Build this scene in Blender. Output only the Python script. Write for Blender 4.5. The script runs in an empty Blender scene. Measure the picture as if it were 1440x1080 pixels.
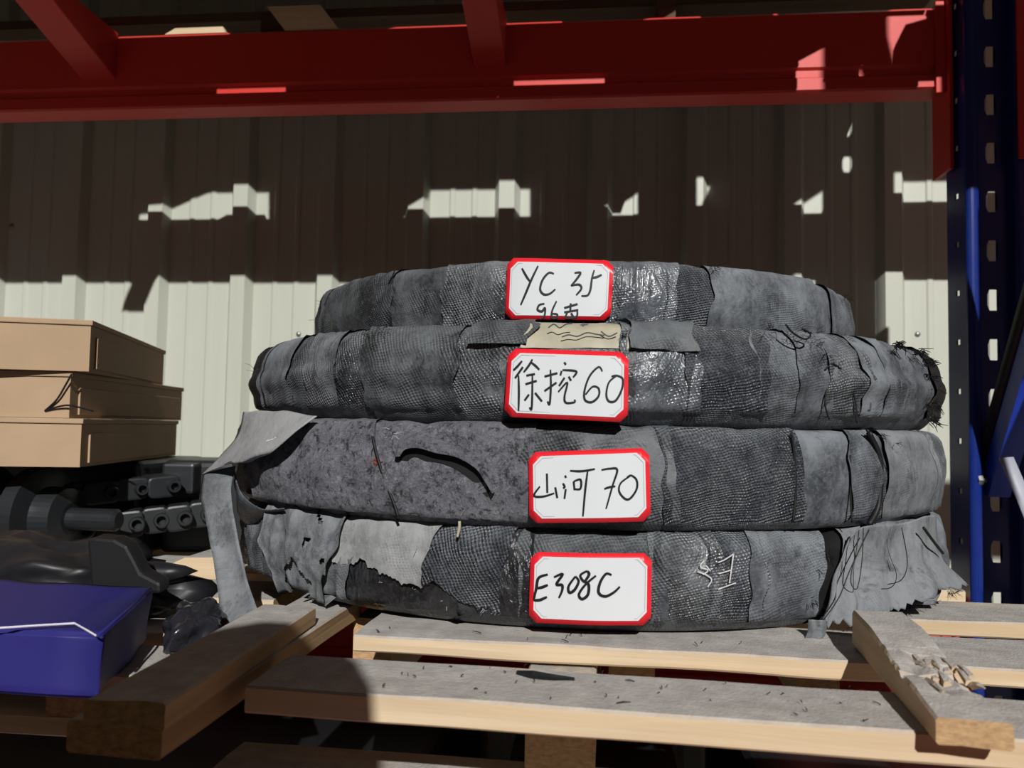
import bpy, bmesh, math, random
import numpy as np
from mathutils import Vector, Matrix, noise

random.seed(7)
scene = bpy.context.scene
col = scene.collection
R_ = math.radians

# ------------------------------------------------------------------ camera
# the eye is the world origin; X runs along the rack, Y into it, Z up
F = 1123.0                       # focal length in pixels of the 1440 x 1080 frame
YAW, PITCH, ROLL = R_(6.0), R_(3.1), R_(1.03)
_r = Vector((math.cos(YAW), math.sin(YAW), 0))
_f0 = Vector((-math.sin(YAW), math.cos(YAW), 0))
_fw = (_f0 * math.cos(PITCH) + Vector((0, 0, 1)) * math.sin(PITCH)).normalized()
_u = (-_f0 * math.sin(PITCH) + Vector((0, 0, 1)) * math.cos(PITCH)).normalized()
CR = _r * math.cos(ROLL) + _u * math.sin(ROLL)
CU = -_r * math.sin(ROLL) + _u * math.cos(ROLL)
cam_d = bpy.data.cameras.new('camera')
cam_d.sensor_fit = 'HORIZONTAL'
cam_d.sensor_width = 36.0
cam_d.lens = 36.0 * F / 1440.0
cam_d.clip_start = 0.01
cam_d.clip_end = 100
cam_d.dof.use_dof = True
cam_d.dof.focus_distance = 0.74
cam_d.dof.aperture_fstop = 9.0
cam = bpy.data.objects.new('camera', cam_d)
col.objects.link(cam)
M3 = Matrix((CR, CU, -_fw)).transposed()
cam.matrix_world = M3.to_4x4()
scene.camera = cam

# ------------------------------------------------------------------ world, sun, exposure
SUN_T, SUN_S = math.tan(R_(12.0)), 0.62          # sideways and downward run of the light for each metre into the rack
world = bpy.data.worlds.new('world')
scene.world = world
world.use_nodes = True
world.node_tree.nodes['Background'].inputs[0].default_value = (1.0, 0.84, 0.74, 1)
world.node_tree.nodes['Background'].inputs[1].default_value = 0.024
sun_d = bpy.data.lights.new('sun', 'SUN')
sun_d.energy = 4.2
sun_d.angle = R_(0.6)
sun_d.color = (1.0, 0.985, 0.95)
sun = bpy.data.objects.new('sun', sun_d)
col.objects.link(sun)
SUN_DIR = Vector((-SUN_T, 1.0, -SUN_S)).normalized()
sun.rotation_euler = SUN_DIR.to_track_quat('-Z', 'Y').to_euler()
sun.location = (1.2, -4, 3)
scene.view_settings.view_transform = 'Standard'
scene.view_settings.look = 'None'
scene.view_settings.exposure = 0.0
scene.view_settings.gamma = 1.0
scene.view_settings.use_curve_mapping = False


# ------------------------------------------------------------------ pixel helpers (rays of the photograph)
def ray(px, py):
    return (_fw + CR * ((px - 720) / F) + CU * ((540 - py) / F))


def unY(px, py, Y):
    d = ray(px, py)
    return d * (Y / d.y)


def unZ(px, py, Z):
    d = ray(px, py)
    return d * (Z / d.z)


def unC(px, py, cx, cy, r):
    """first hit of the ray with a vertical cylinder"""
    d = ray(px, py)
    a = d.x * d.x + d.y * d.y
    b = -2 * (d.x * cx + d.y * cy)
    c = cx * cx + cy * cy - r * r
    q = b * b - 4 * a * c
    if q < 0:
        t = -b / (2 * a)
    else:
        t = (-b - math.sqrt(q)) / (2 * a)
    return d * t


# ------------------------------------------------------------------ object helpers
def tag(o, label=None, cat=None, group=None, kind=None):
    if label:
        o['label'] = label
    if cat:
        o['category'] = cat
    if group:
        o['group'] = group
    if kind:
        o['kind'] = kind
    return o


def empty(name, loc=(0, 0, 0), rz=0.0):
    o = bpy.data.objects.new(name, None)
    o.empty_display_size = 0.05
    col.objects.link(o)
    o.location = loc
    o.rotation_euler = (0, 0, rz)
    return o


def link(name, me, mat, parent=None, smooth=False):
    o = bpy.data.objects.new(name, me)
    col.objects.link(o)
    if mat is not None and not me.materials:
        me.materials.append(mat)
    if smooth:
        me.polygons.foreach_set('use_smooth', [True] * len(me.polygons))
    if parent is not None:
        o.parent = parent
        # children are built in world coordinates
        o.matrix_parent_inverse = parent_world(parent).inverted()
    return o


def parent_world(o):
    m = Matrix.LocRotScale(o.location, o.rotation_euler, o.scale)
    if o.parent:
        m = parent_world(o.parent) @ o.matrix_parent_inverse @ m
    return m


class MB:
    """collects shapes in world coordinates, then links them as one mesh object"""

    def __init__(self):
        self.v, self.f, self.uv = [], [], None

    def add(self, vs, fs):
        b = len(self.v)
        self.v += [tuple(p) for p in vs]
        self.f += [tuple(i + b for i in f) for f in fs]
        return self

    def box(self, a, b, M=None):
        x0, y0, z0 = a
        x1, y1, z1 = b
        vs = [Vector(p) for p in ((x0, y0, z0), (x1, y0, z0), (x1, y1, z0), (x0, y1, z0),
                                  (x0, y0, z1), (x1, y0, z1), (x1, y1, z1), (x0, y1, z1))]
        if M:
            vs = [M @ p for p in vs]
        return self.add(vs, [(3, 2, 1, 0), (4, 5, 6, 7), (0, 1, 5, 4), (1, 2, 6, 5), (2, 3, 7, 6), (3, 0, 4, 7)])

    def prism(self, poly, axis_a, axis_b, ext, org=(0, 0, 0)):
        """poly in (a,b) plane, extruded by vector ext"""
        A, B, E, O = Vector(axis_a), Vector(axis_b), Vector(ext), Vector(org)
        n = len(poly)
        vs = [O + A * p[0] + B * p[1] for p in poly] + [O + A * p[0] + B * p[1] + E for p in poly]
        fs = [tuple(range(n - 1, -1, -1)), tuple(range(n, 2 * n))]
        fs += [(i, (i + 1) % n, n + (i + 1) % n, n + i) for i in range(n)]
        return self.add(vs, fs)

    def tube(self, pts, rad, n=6, cap=True):
        pts = [Vector(p) for p in pts]
        rs = rad if isinstance(rad, (list, tuple)) else [rad] * len(pts)
        vs, fs = [], []
        up = Vector((0.13, 0.21, 0.97)).normalized()
        for i, p in enumerate(pts):
            t = (pts[min(i + 1, len(pts) - 1)] - pts[max(i - 1, 0)]).normalized()
            a = t.cross(up)
            if a.length < 1e-4:
                a = t.cross(Vector((1, 0, 0)))
            a.normalize()
            b = t.cross(a)
            for k in range(n):
                an = 2 * math.pi * k / n
                vs.append(p + (a * math.cos(an) + b * math.sin(an)) * rs[i])
        for i in range(len(pts) - 1):
            for k in range(n):
                fs.append((i * n + k, i * n + (k + 1) % n, (i + 1) * n + (k + 1) % n, (i + 1) * n + k))
        if cap:
            fs.append(tuple(range(n - 1, -1, -1)))
            fs.append(tuple((len(pts) - 1) * n + k for k in range(n)))
        return self.add(vs, fs)

    def lathe(self, prof, org, axis, n=28):
        """prof list of (along, radius)"""
        ax = Vector(axis).normalized()
        a = ax.cross(Vector((0, 0, 1)))
        if a.length < 1e-3:
            a = Vector((1, 0, 0))
        a.normalize()
        b = ax.cross(a)
        O = Vector(org)
        vs, fs = [], []
        for (h, r) in prof:
            for k in range(n):
                an = 2 * math.pi * k / n
                vs.append(O + ax * h + (a * math.cos(an) + b * math.sin(an)) * r)
        for i in range(len(prof) - 1):
            for k in range(n):
                fs.append((i * n + k, i * n + (k + 1) % n, (i + 1) * n + (k + 1) % n, (i + 1) * n + k))
        fs.append(tuple(range(n - 1, -1, -1)))
        fs.append(tuple((len(prof) - 1) * n + k for k in range(n)))
        return self.add(vs, fs)

    def build(self, name, mat, parent=None, smooth=False, bevel=0.0, seg=2, recenter=False, M=None, tri=False):
        me = bpy.data.meshes.new(name)
        vs = self.v
        if M is not None:
            Mi = M.inverted()
            vs = [tuple(Mi @ Vector(p)) for p in vs]
        me.from_pydata(vs, [], self.f)
        bm = bmesh.new()
        bm.from_mesh(me)
        bmesh.ops.recalc_face_normals(bm, faces=bm.faces)
        if bevel > 0:
            ed = [e for e in bm.edges if len(e.link_faces) == 2 and e.calc_face_angle(0) > 0.5]
            bmesh.ops.bevel(bm, geom=ed, offset=bevel, segments=seg, affect='EDGES', profile=0.6)
        bm.to_mesh(me)
        bm.free()
        o = link(name, me, mat, parent, smooth)
        if M is not None:
            if parent is None:
                o.matrix_world = M
            else:
                o.matrix_basis = M
        return o


def grid_mesh(name, P, mat, parent=None, mask=None, uv=None, smooth=True, solid=0.0):
    """P: (n,m,3) array of points -> mesh"""
    n, m = P.shape[:2]
    me = bpy.data.meshes.new(name)
    fs = []
    for i in range(n - 1):
        for j in range(m - 1):
            if mask is None or mask[i, j]:
                fs.append((i * m + j, (i + 1) * m + j, (i + 1) * m + j + 1, i * m + j + 1))
    me.from_pydata([tuple(p) for p in P.reshape(-1, 3)], [], fs)
    if uv is not None:
        l = me.uv_layers.new(name='UVMap')
        flat = uv.reshape(-1, 2)
        idx = np.empty(len(me.loops), dtype=np.int32)
        me.loops.foreach_get('vertex_index', idx)
        l.data.foreach_set('uv', flat[idx].astype(np.float32).ravel())
    o = link(name, me, mat, parent, smooth)
    if mask is not None or solid:
        bm = bmesh.new()
        bm.from_mesh(me)
        bmesh.ops.delete(bm, geom=[v for v in bm.verts if not v.link_faces], context='VERTS')
        if solid:
            bmesh.ops.solidify(bm, geom=list(bm.faces), thickness=solid)
        bm.to_mesh(me)
        bm.free()
        if smooth:
            me.polygons.foreach_set('use_smooth', [True] * len(me.polygons))
    return o


# ------------------------------------------------------------------ materials
class NT:
    def __init__(self, name):
        self.m = bpy.data.materials.new(name)
        self.m.use_nodes = True
        self.t = self.m.node_tree
        self.b = self.t.nodes['Principled BSDF']

    def n(self, kind, **kw):
        nd = self.t.nodes.new(kind)
        for k, v in kw.items():
            setattr(nd, k, v)
        return nd

    def l(self, a, b):
        self.t.links.new(a, b)

    def val(self, sock, v):
        if isinstance(v, bpy.types.NodeSocket):
            self.l(v, sock)
        else:
            sock.default_value = v

    def math(self, op, a, b=0.0, c=None, clamp=False):
        nd = self.n('ShaderNodeMath', operation=op)
        nd.use_clamp = clamp
        self.val(nd.inputs[0], a)
        self.val(nd.inputs[1], b)
        if c is not None:
            self.val(nd.inputs[2], c)
        return nd.outputs[0]

    def mix(self, fac, a, b):
        nd = self.n('ShaderNodeMix', data_type='RGBA')
        self.val(nd.inputs[0], fac)
        for s, v in ((nd.inputs[6], a), (nd.inputs[7], b)):
            if isinstance(v, (tuple, list)):
                v = (v[0], v[1], v[2], 1)
            self.val(s, v)
        return nd.outputs[2]

    def ramp(self, fac, lo, hi):
        nd = self.n('ShaderNodeMapRange')
        self.val(nd.inputs[0], fac)
        nd.inputs[1].default_value = lo
        nd.inputs[2].default_value = hi
        return nd.outputs[0]

    def noise(self, vec, scale, detail=3.0, rough=0.55, stretch=None, dist=0.0):
        if stretch:
            mp = self.n('ShaderNodeMapping')
            self.l(vec, mp.inputs[0])
            mp.inputs['Scale'].default_value = stretch
            vec = mp.outputs[0]
        nd = self.n('ShaderNodeTexNoise')
        self.l(vec, nd.inputs['Vector'])
        nd.inputs['Scale'].default_value = scale
        nd.inputs['Detail'].default_value = detail
        nd.inputs['Roughness'].default_value = rough
        nd.inputs['Distortion'].default_value = dist
        return nd.outputs['Fac']

    def coord(self, which='Object'):
        return self.n('ShaderNodeTexCoord').outputs[which]

    def upness(self):
        g = self.n('ShaderNodeNewGeometry')
        s = self.n('ShaderNodeSeparateXYZ')
        self.l(g.outputs['Normal'], s.inputs[0])
        return s.outputs[2]

    def rnd(self):
        return self.n('ShaderNodeObjectInfo').outputs['Random']

    def bump(self, h, strength=0.5, dist=0.002, prev=None):
        nd = self.n('ShaderNodeBump')
        nd.inputs['Strength'].default_value = strength
        nd.inputs['Distance'].default_value = dist
        self.l(h, nd.inputs['Height'])
        if prev is not None:
            self.l(prev, nd.inputs['Normal'])
        return nd.outputs[0]

    def set(self, color=None, rough=None, metal=None, spec=None, normal=None, coat=None, coat_r=None):
        b = self.b
        for s, v in (('Base Color', color), ('Roughness', rough), ('Metallic', metal), ('Specular IOR Level', spec),
                     ('Normal', normal), ('Coat Weight', coat), ('Coat Roughness', coat_r)):
            if v is None:
                continue
            if isinstance(v, tuple) and len(v) == 3:
                v = (v[0], v[1], v[2], 1)
            self.val(b.inputs[s], v)
        return self.m


def mat_paint(name, rgb, rough=0.35, dirt=0.35, scale=6.0, spec=0.5, dust=(0.25, 0.23, 0.21)):
    t = NT(name)
    c = t.coord()
    n1 = t.noise(c, scale, 5, 0.6, (1, 1, 0.35))
    n2 = t.noise(c, scale * 9, 3, 0.6)
    d = t.ramp(t.math('ADD', n1, t.math('MULTIPLY', n2, 0.35)), 0.55, 1.0)
    up = t.ramp(t.upness(), 0.3, 1.0)
    fac = t.math('MULTIPLY', t.math('ADD', d, up), dirt, clamp=True)
    col_ = t.mix(fac, rgb, dust)
    nr = t.bump(n2, 0.12, 0.001)
    return t.set(col_, t.math('ADD', rough, t.math('MULTIPLY', fac, 0.5), clamp=True), spec=spec, normal=nr)


def mat_wood(name, pale, dark, dust=(0.44, 0.425, 0.41), dusty=0.95, ring=38.0):
    """grain along the object's own X axis; dust lies on what faces up"""
    t = NT(name)
    c = t.coord()
    r = t.rnd()
    mp = t.n('ShaderNodeMapping')
    t.l(c, mp.inputs[0])
    cb = t.n('ShaderNodeCombineXYZ')
    t.l(t.math('MULTIPLY', r, 31.7), cb.inputs[0])
    t.l(t.math('MULTIPLY', r, 5.1), cb.inputs[1])
    t.l(t.math('MULTIPLY', r, 9.3), cb.inputs[2])
    t.l(cb.outputs[0], mp.inputs['Location'])
    v = mp.outputs[0]
    g1 = t.noise(v, ring, 4, 0.6, (0.06, 1.0, 1.6), 0.6)
    g2 = t.noise(v, 170, 3, 0.7, (0.035, 1, 1))
    gr = t.math('ADD', t.math('MULTIPLY', t.ramp(g1, 0.36, 0.66), 0.65), t.math('MULTIPLY', g2, 0.4))
    base = t.mix(gr, pale, dark)
    blot = t.ramp(t.noise(v, 9, 3, 0.6), 0.45, 0.8)
    base = t.mix(t.math('MULTIPLY', blot, 0.35), base, dark)
    tint = t.math('MULTIPLY', t.math('SUBTRACT', r, 0.5), 0.3)
    base = t.mix(t.math('ADD', 0.08, tint, clamp=True), base, (0.34, 0.24, 0.15))
    on = t.n('ShaderNodeSeparateXYZ')
    t.l(t.coord('Normal'), on.inputs[0])
    endf = t.ramp(t.math('ABSOLUTE', on.outputs[0]), 0.8, 0.95)
    eg = t.noise(c, 260, 4, 0.75, (1, 0.5, 1.3))
    base = t.mix(endf, base, t.mix(t.ramp(eg, 0.35, 0.7), (pale[0] * 0.78, pale[1] * 0.62, pale[2] * 0.46), (dark[0] * 0.55, dark[1] * 0.45, dark[2] * 0.38)))
    up = t.ramp(t.upness(), 0.45, 0.85)
    dn = t.noise(c, 55, 4, 0.65)
    dcol = t.mix(t.ramp(dn, 0.35, 0.75), (dust[0] * 0.78, dust[1] * 0.76, dust[2] * 0.76), (dust[0] * 1.12, dust[1] * 1.12, dust[2] * 1.12))
    fac = t.math('MULTIPLY', up, t.math('MULTIPLY', t.ramp(t.noise(v, 14, 4, 0.6, (0.35, 1, 1)), 0.15, 0.42), dusty), clamp=True)
    col_ = t.mix(fac, base, dcol)
    fine = t.noise(c, 420, 2, 0.6)
    h = t.math('ADD', t.math('MULTIPLY', gr, 0.5), t.math('MULTIPLY', fine, t.math('MULTIPLY', fac, 1.6)))
    return t.set(col_, 0.88, spec=0.2, normal=t.bump(h, 0.5, 0.0012))


def mat_wrap(name, base, dust, amount, rough=0.5, weave=0.0, wrinkle=0.0, spec=0.5, dusttop=0.6, fibre=0.0, pitch=0.0040, tint=0.25, wmask=(0.42, 0.56), smudge=0.6, pits=0.3):
    """dirty wrapping sheet of the rings; UV is metric (along the rim, around the section)"""
    t = NT(name)
    c = t.coord()
    uvn = t.n('ShaderNodeUVMap')
    uvn.uv_map = 'UVMap'
    uv = uvn.outputs[0]
    r = t.rnd()
    sh = t.n('ShaderNodeVectorMath', operation='ADD')
    cb = t.n('ShaderNodeCombineXYZ')
    t.l(t.math('MULTIPLY', r, 7.0), cb.inputs[0])
    t.l(c, sh.inputs[0])
    t.l(cb.outputs[0], sh.inputs[1])
    cr = sh.outputs[0]
    big = t.noise(cr, 13, 6, 0.66)
    mid = t.noise(cr, 48, 6, 0.72)
    fin = t.noise(c, 260, 3, 0.6)
    strk = t.noise(uv, 60, 4, 0.65, (1.0, 0.16, 1), 0.8)
    up = t.ramp(t.upness(), 0.12, 0.85)
    mixn = t.math('ADD', t.math('MULTIPLY', big, 0.5), t.math('ADD', t.math('MULTIPLY', mid, 0.32), t.math('MULTIPLY', strk, 0.18)))
    d = t.math('ADD', t.math('MULTIPLY', t.ramp(mixn, 0.43, 0.585), 1.0), t.math('MULTIPLY', up, dusttop))
    d = t.math('ADD', d, t.math('MULTIPLY', t.math('SUBTRACT', r, 0.5), tint))
    fac = t.math('MULTIPLY', d, amount, clamp=True)
    col_ = t.mix(fac, base, dust)
    dk = (base[0] * 0.22, base[1] * 0.22, base[2] * 0.22)
    sm = t.ramp(t.noise(cr, 30, 6, 0.78, None, 0.8), 0.53, 0.66)
    col_ = t.mix(t.math('MULTIPLY', sm, smudge), col_, dk)
    col_ = t.mix(t.math('MULTIPLY', t.ramp(fin, 0.50, 0.68), 0.35), col_, dust)
    scr = t.ramp(t.noise(uv, 210, 3, 0.6, (1.0, 0.10, 1), 1.2), 0.66, 0.74)
    col_ = t.mix(t.math('MULTIPLY', scr, 0.35), col_, (0.33, 0.33, 0.35))
    k = 2 * math.pi / pitch
    nrm = None
    if weave:
        # the weave lies askew and is a little uneven
        wob = t.n('ShaderNodeTexNoise')
        t.l(uv, wob.inputs['Vector'])
        wob.inputs['Scale'].default_value = 30
        wv = t.n('ShaderNodeVectorMath', operation='MULTIPLY_ADD')
        t.l(wob.outputs['Color'], wv.inputs[0])
        wv.inputs[1].default_value = (0.009, 0.009, 0)
        t.l(uv, wv.inputs[2])
        s = t.n('ShaderNodeSeparateXYZ')
        t.l(wv.outputs[0], s.inputs[0])
        u, v = s.outputs[0], s.outputs[1]
        w1 = t.math('SINE', t.math('MULTIPLY', t.math('ADD', u, t.math('MULTIPLY', v, 0.62)), k * 0.8))
        w2 = t.math('SINE', t.math('MULTIPLY', t.math('SUBTRACT', v, t.math('MULTIPLY', u, 0.36)), k * 1.25))
        w = t.math('MULTIPLY', w1, w2)
        wm = t.ramp(t.noise(cr, 15, 4, 0.55), wmask[0], wmask[1])
        nrm = t.bump(t.math('MULTIPLY', w, wm), weave, 0.0014)
        pit = t.math('MULTIPLY', t.math('MULTIPLY', t.ramp(w, 0.0, -0.7), wm), pits, clamp=True)
        col_ = t.mix(pit, col_, dk)
    hh = t.math('ADD', t.math('MULTIPLY', mid, 0.6), t.math('MULTIPLY', fin, 0.25))
    nrm = t.bump(hh, 0.6, 0.004, nrm)
    if wrinkle:
        wr = t.noise(uv, 26, 4, 0.6, (1.0, 0.45, 1), 2.2)
        wr2 = t.math('ABSOLUTE', t.math('SUBTRACT', wr, 0.5))
        nrm = t.bump(t.math('SUBTRACT', 0.3, wr2), wrinkle, 0.007, nrm)
    if fibre:
        f1 = t.noise(c, 170, 6, 0.85, None, 0.4)
        f2 = t.noise(c, 90, 6, 0.85, None, 0.3)
        f3 = t.noise(c, 480, 3, 0.8, None, 0.3)
        col_ = t.mix(t.math('MULTIPLY', t.ramp(f1, 0.52, 0.62), 0.85), col_, (0.36, 0.36, 0.40))
        col_ = t.mix(t.math('MULTIPLY', t.ramp(f2, 0.49, 0.40), 0.9), col_, (0.022, 0.022, 0.030))
        col_ = t.mix(t.math('MULTIPLY', t.ramp(f3, 0.60, 0.68), 0.85), col_, (0.46, 0.45, 0.48))
        nrm = t.bump(f1, fibre, 0.006, nrm)
    rr = t.math('ADD', rough, t.math('MULTIPLY', fac, 0.38), clamp=True)
    return t.set(col_, rr, spec=spec, normal=nrm)


def mat_plain(name, rgb, rough=0.6, spec=0.3, metal=0.0, noise_amt=0.25, scale=30, bump=0.15):
    t = NT(name)
    c = t.coord()
    n = t.noise(c, scale, 4, 0.6)
    col_ = t.mix(t.math('MULTIPLY', t.ramp(n, 0.35, 0.75), noise_amt), rgb, (rgb[0] * 0.5, rgb[1] * 0.5, rgb[2] * 0.5))
    return t.set(col_, rough, metal=metal, spec=spec, normal=t.bump(n, bump, 0.001))


DUST = (0.186, 0.202, 0.224)
MAT = {}
MAT['red'] = mat_paint('red_rack_paint', (0.60, 0.040, 0.030), 0.45, 0.05, 5, spec=0.3)
MAT['blue'] = mat_paint('shade_blue_paint', (0.004, 0.02, 0.17), 0.25, 0.05, 5)  # same paint as the brace, darkened to hold the posts' shade
MAT['brace_blue'] = mat_paint('blue_brace_paint', (0.008, 0.04, 0.42), 0.35, 0.05, 5)
MAT['wood'] = mat_wood('pallet_pine', (0.70, 0.57, 0.40), (0.55, 0.40, 0.24))
MAT['oldwood'] = mat_wood('old_timber', (0.48, 0.33, 0.18), (0.30, 0.18, 0.09))
MAT['card'] = None
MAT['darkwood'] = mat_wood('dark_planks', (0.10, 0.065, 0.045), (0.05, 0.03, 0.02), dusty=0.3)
MAT['dusty'] = mat_wrap('dusty_cloth', (0.050, 0.056, 0.066), DUST, 0.80, 0.45, weave=0.35, spec=0.45, wmask=(0.46, 0.58), smudge=0.6, pits=0.35)
MAT['dustier'] = mat_wrap('grey_dusty_cloth', (0.092, 0.100, 0.108), (0.21, 0.222, 0.235), 0.9, 0.7, weave=0.15, spec=0.25, wmask=(0.52, 0.64), smudge=0.6, pits=0.25)
MAT['pale'] = mat_wrap('pale_dusty_cloth', (0.19, 0.195, 0.202), (0.31, 0.315, 0.32), 0.9, 0.85, weave=0.15, spec=0.2, wmask=(0.56, 0.68), smudge=0.2, pits=0.3)
MAT['woven'] = mat_wrap('woven_film', (0.038, 0.044, 0.056), DUST, 0.62, 0.20, weave=0.85, wrinkle=0.3, spec=0.8, wmask=(0.30, 0.46), pits=0.7)
MAT['film'] = mat_wrap('shiny_film', (0.055, 0.062, 0.075), DUST, 0.6, 0.10, weave=0.35, wrinkle=1.0, spec=0.8, wmask=(0.4, 0.55))
MAT['dark'] = mat_wrap('dark_cloth', (0.018, 0.021, 0.025), (0.118, 0.130, 0.142), 0.74, 0.36, weave=0.5, spec=0.55, wmask=(0.42, 0.56), smudge=0.75, pits=0.5)
MAT['grime'] = mat_wrap('grimy_film', (0.022, 0.025, 0.030), (0.16, 0.174, 0.190), 0.75, 0.20, weave=0.6, wrinkle=0.6, spec=0.75, wmask=(0.40, 0.54), smudge=0.7, pits=0.5)
MAT['tear'] = mat_wrap('black_inner_film', (0.010, 0.010, 0.012), (0.06, 0.063, 0.070), 0.55, 0.20, wrinkle=0.9, spec=0.6)
MAT['felt'] = mat_wrap('felt_fibre', (0.15, 0.15, 0.182), (0.28, 0.28, 0.318), 0.75, 0.55, fibre=1.0, spec=0.4, smudge=0.5)
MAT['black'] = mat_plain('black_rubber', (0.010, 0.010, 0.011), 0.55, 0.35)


def mat_wall():
    t = NT('cream_wall_paint')
    c = t.coord()
    n = t.noise(c, 2.2, 4, 0.6, (2.5, 1, 0.5))
    n2 = t.noise(c, 14, 4, 0.6, (3, 1, 0.25))
    base = t.mix(t.ramp(n, 0.35, 0.75), (0.485, 0.50, 0.435), (0.455, 0.47, 0.40))
    base = t.mix(t.math('MULTIPLY', t.ramp(n2, 0.55, 0.8), 0.14), base, (0.33, 0.31, 0.26))
    return t.set(base, 0.38, spec=0.4)


def mat_card():
    t = NT('brown_cardboard')
    c = t.coord()
    n = t.noise(c, 9, 3, 0.6)
    s = t.noise(c, 160, 2, 0.5, (0.2, 0.2, 1))
    base = t.mix(t.ramp(n, 0.3, 0.8), (0.44, 0.31, 0.20), (0.38, 0.265, 0.165))
    base = t.mix(t.math('MULTIPLY', s, 0.12), base, (0.25, 0.18, 0.11))
    return t.set(base, 0.8, spec=0.2, normal=t.bump(s, 0.08, 0.001))


def mat_concrete():
    t = NT('concrete_floor')
    c = t.coord()
    n = t.noise(c, 3, 6, 0.65)
    n2 = t.noise(c, 40, 4, 0.6)
    base = t.mix(t.ramp(n, 0.3, 0.7), (0.20, 0.19, 0.18), (0.13, 0.125, 0.12))
    return t.set(base, 0.8, spec=0.25, normal=t.bump(n2, 0.3, 0.002))


MAT['wall'] = mat_wall()
MAT['card'] = mat_card()
MAT['floor'] = mat_concrete()
MAT['white'] = mat_plain('label_white', (0.63, 0.655, 0.68), 0.35, 0.4, noise_amt=0.05, bump=0.02)
MAT['labelred'] = mat_plain('label_red', (0.72, 0.018, 0.03), 0.3, 0.45, noise_amt=0.08, bump=0.02)
MAT['ink'] = mat_plain('marker_ink', (0.008, 0.008, 0.010), 0.4, 0.4, noise_amt=0.1)
MAT['greyink'] = mat_plain('grey_ink', (0.05, 0.05, 0.055), 0.5, 0.3)
MAT['greyline'] = mat_plain('grey_print', (0.34, 0.33, 0.33), 0.4, 0.3)
MAT['chalk'] = mat_plain('white_chalk', (0.62, 0.62, 0.64), 0.9, 0.1, noise_amt=0.6, scale=500)
MAT['cream'] = mat_plain('cream_tape', (0.44, 0.41, 0.31), 0.5, 0.3, noise_amt=0.5, scale=45)
MAT['bluebag'] = mat_plain('blue_plastic', (0.022, 0.020, 0.16), 0.55, 0.3, noise_amt=0.3, scale=12, bump=0.25)
MAT['steel'] = mat_plain('black_steel', (0.022, 0.024, 0.027), 0.42, 0.5, metal=0.2, noise_amt=0.5, scale=22, bump=0.5)
MAT['blackfilm'] = mat_plain('black_film', (0.014, 0.014, 0.017), 0.42, 0.35, noise_amt=0.4, scale=20, bump=0.4)
MAT['glossfilm'] = mat_plain('gloss_black_film', (0.02, 0.02, 0.026), 0.15, 0.6, noise_amt=0.4, scale=40, bump=0.8)
MAT['screw'] = mat_plain('zinc', (0.35, 0.35, 0.33), 0.4, 0.5, metal=0.8)
MAT['strap'] = mat_plain('grey_strap', (0.42, 0.43, 0.50), 0.5, 0.3)
MAT['skin'] = mat_plain('skin', (0.45, 0.28, 0.2), 0.6, 0.3)
MAT['jacket'] = mat_plain('dark_jacket', (0.03, 0.035, 0.05), 0.8, 0.2)

# ------------------------------------------------------------------ levels
ZF = -1.30          # floor
YW = 1.75           # back wall
ZD = -0.168         # top of the pallet deck
TH = 0.0178         # deck board thickness
YB = 1.35           # front face of the rear rack beams
YF = 0.46           # front face of the front rack beams

# ------------------------------------------------------------------ floor and wall
tag(MB().box((-5, -4, ZF - 0.1), (5, YW + 0.3, ZF)).build('floor', MAT['floor']), kind='structure')
wall = tag(empty('wall_back', (0, YW, ZF)), kind='structure')


def wall_profile(x0, n_rib, pitch):
    """plan line of a ribbed sheet: list of (x, y)"""
    pts = []
    d = 0.022
    for i in range(n_rib):
        a = x0 + i * pitch
        pts += [(a, 0), (a + 0.012, -d), (a + 0.046, -d), (a + 0.058, 0)]
        for q in (0.105, 0.155):
            pts += [(a + q - 0.004, 0), (a + q, -0.0025), (a + q + 0.008, -0.0025), (a + q + 0.012, 0)]
    pts.append((x0 + n_rib * pitch, 0))
    return pts


PITCH_W = 0.2045
rib0 = unY(322, 420, YW).x
sheet_w = 4 * PITCH_W
k0 = -4
for k in range(k0, k0 + 9):
    x0 = rib0 + k * sheet_w
    pr = wall_profile(x0, 4, PITCH_W)
    back = [(p[0], p[1] + 0.0012) for p in pr]
    mb = MB()
    off = 0.0008 if k % 2 else 0.0
    n = len(pr)
    vs = []
    for z in (ZF, 3.2):
        for (x, y) in pr:
            vs.append((x, YW + y - off, z))
        for (x, y) in back:
            vs.append((x, YW + y - off, z))
    fs = []
    m = 2 * n
    for i in range(n - 1):
        fs.append((i, i + 1, m + i + 1, m + i))
        fs.append((n + i + 1, n + i, m + n + i, m + n + i + 1))
    mb.add(vs, fs)
    mb.build('wall_panel', MAT['wall'], wall)
for i, (px, py) in enumerate(((228, 470), (35, 470), (420, 470), (1290, 470), (1320, 640), (108, 316), (17, 318))):
    p = unY(px, py, YW)
    MB().lathe([(0, 0.006), (-0.002, 0.006), (-0.0045, 0.004)], (p.x, YW, p.z), (0, 1, 0), 10).build('screw', MAT['screw'], wall, True)

# ------------------------------------------------------------------ rack
zb_lo, zb_hi = unY(720, 139, YB).z, unY(720, 30, YB).z


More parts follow.
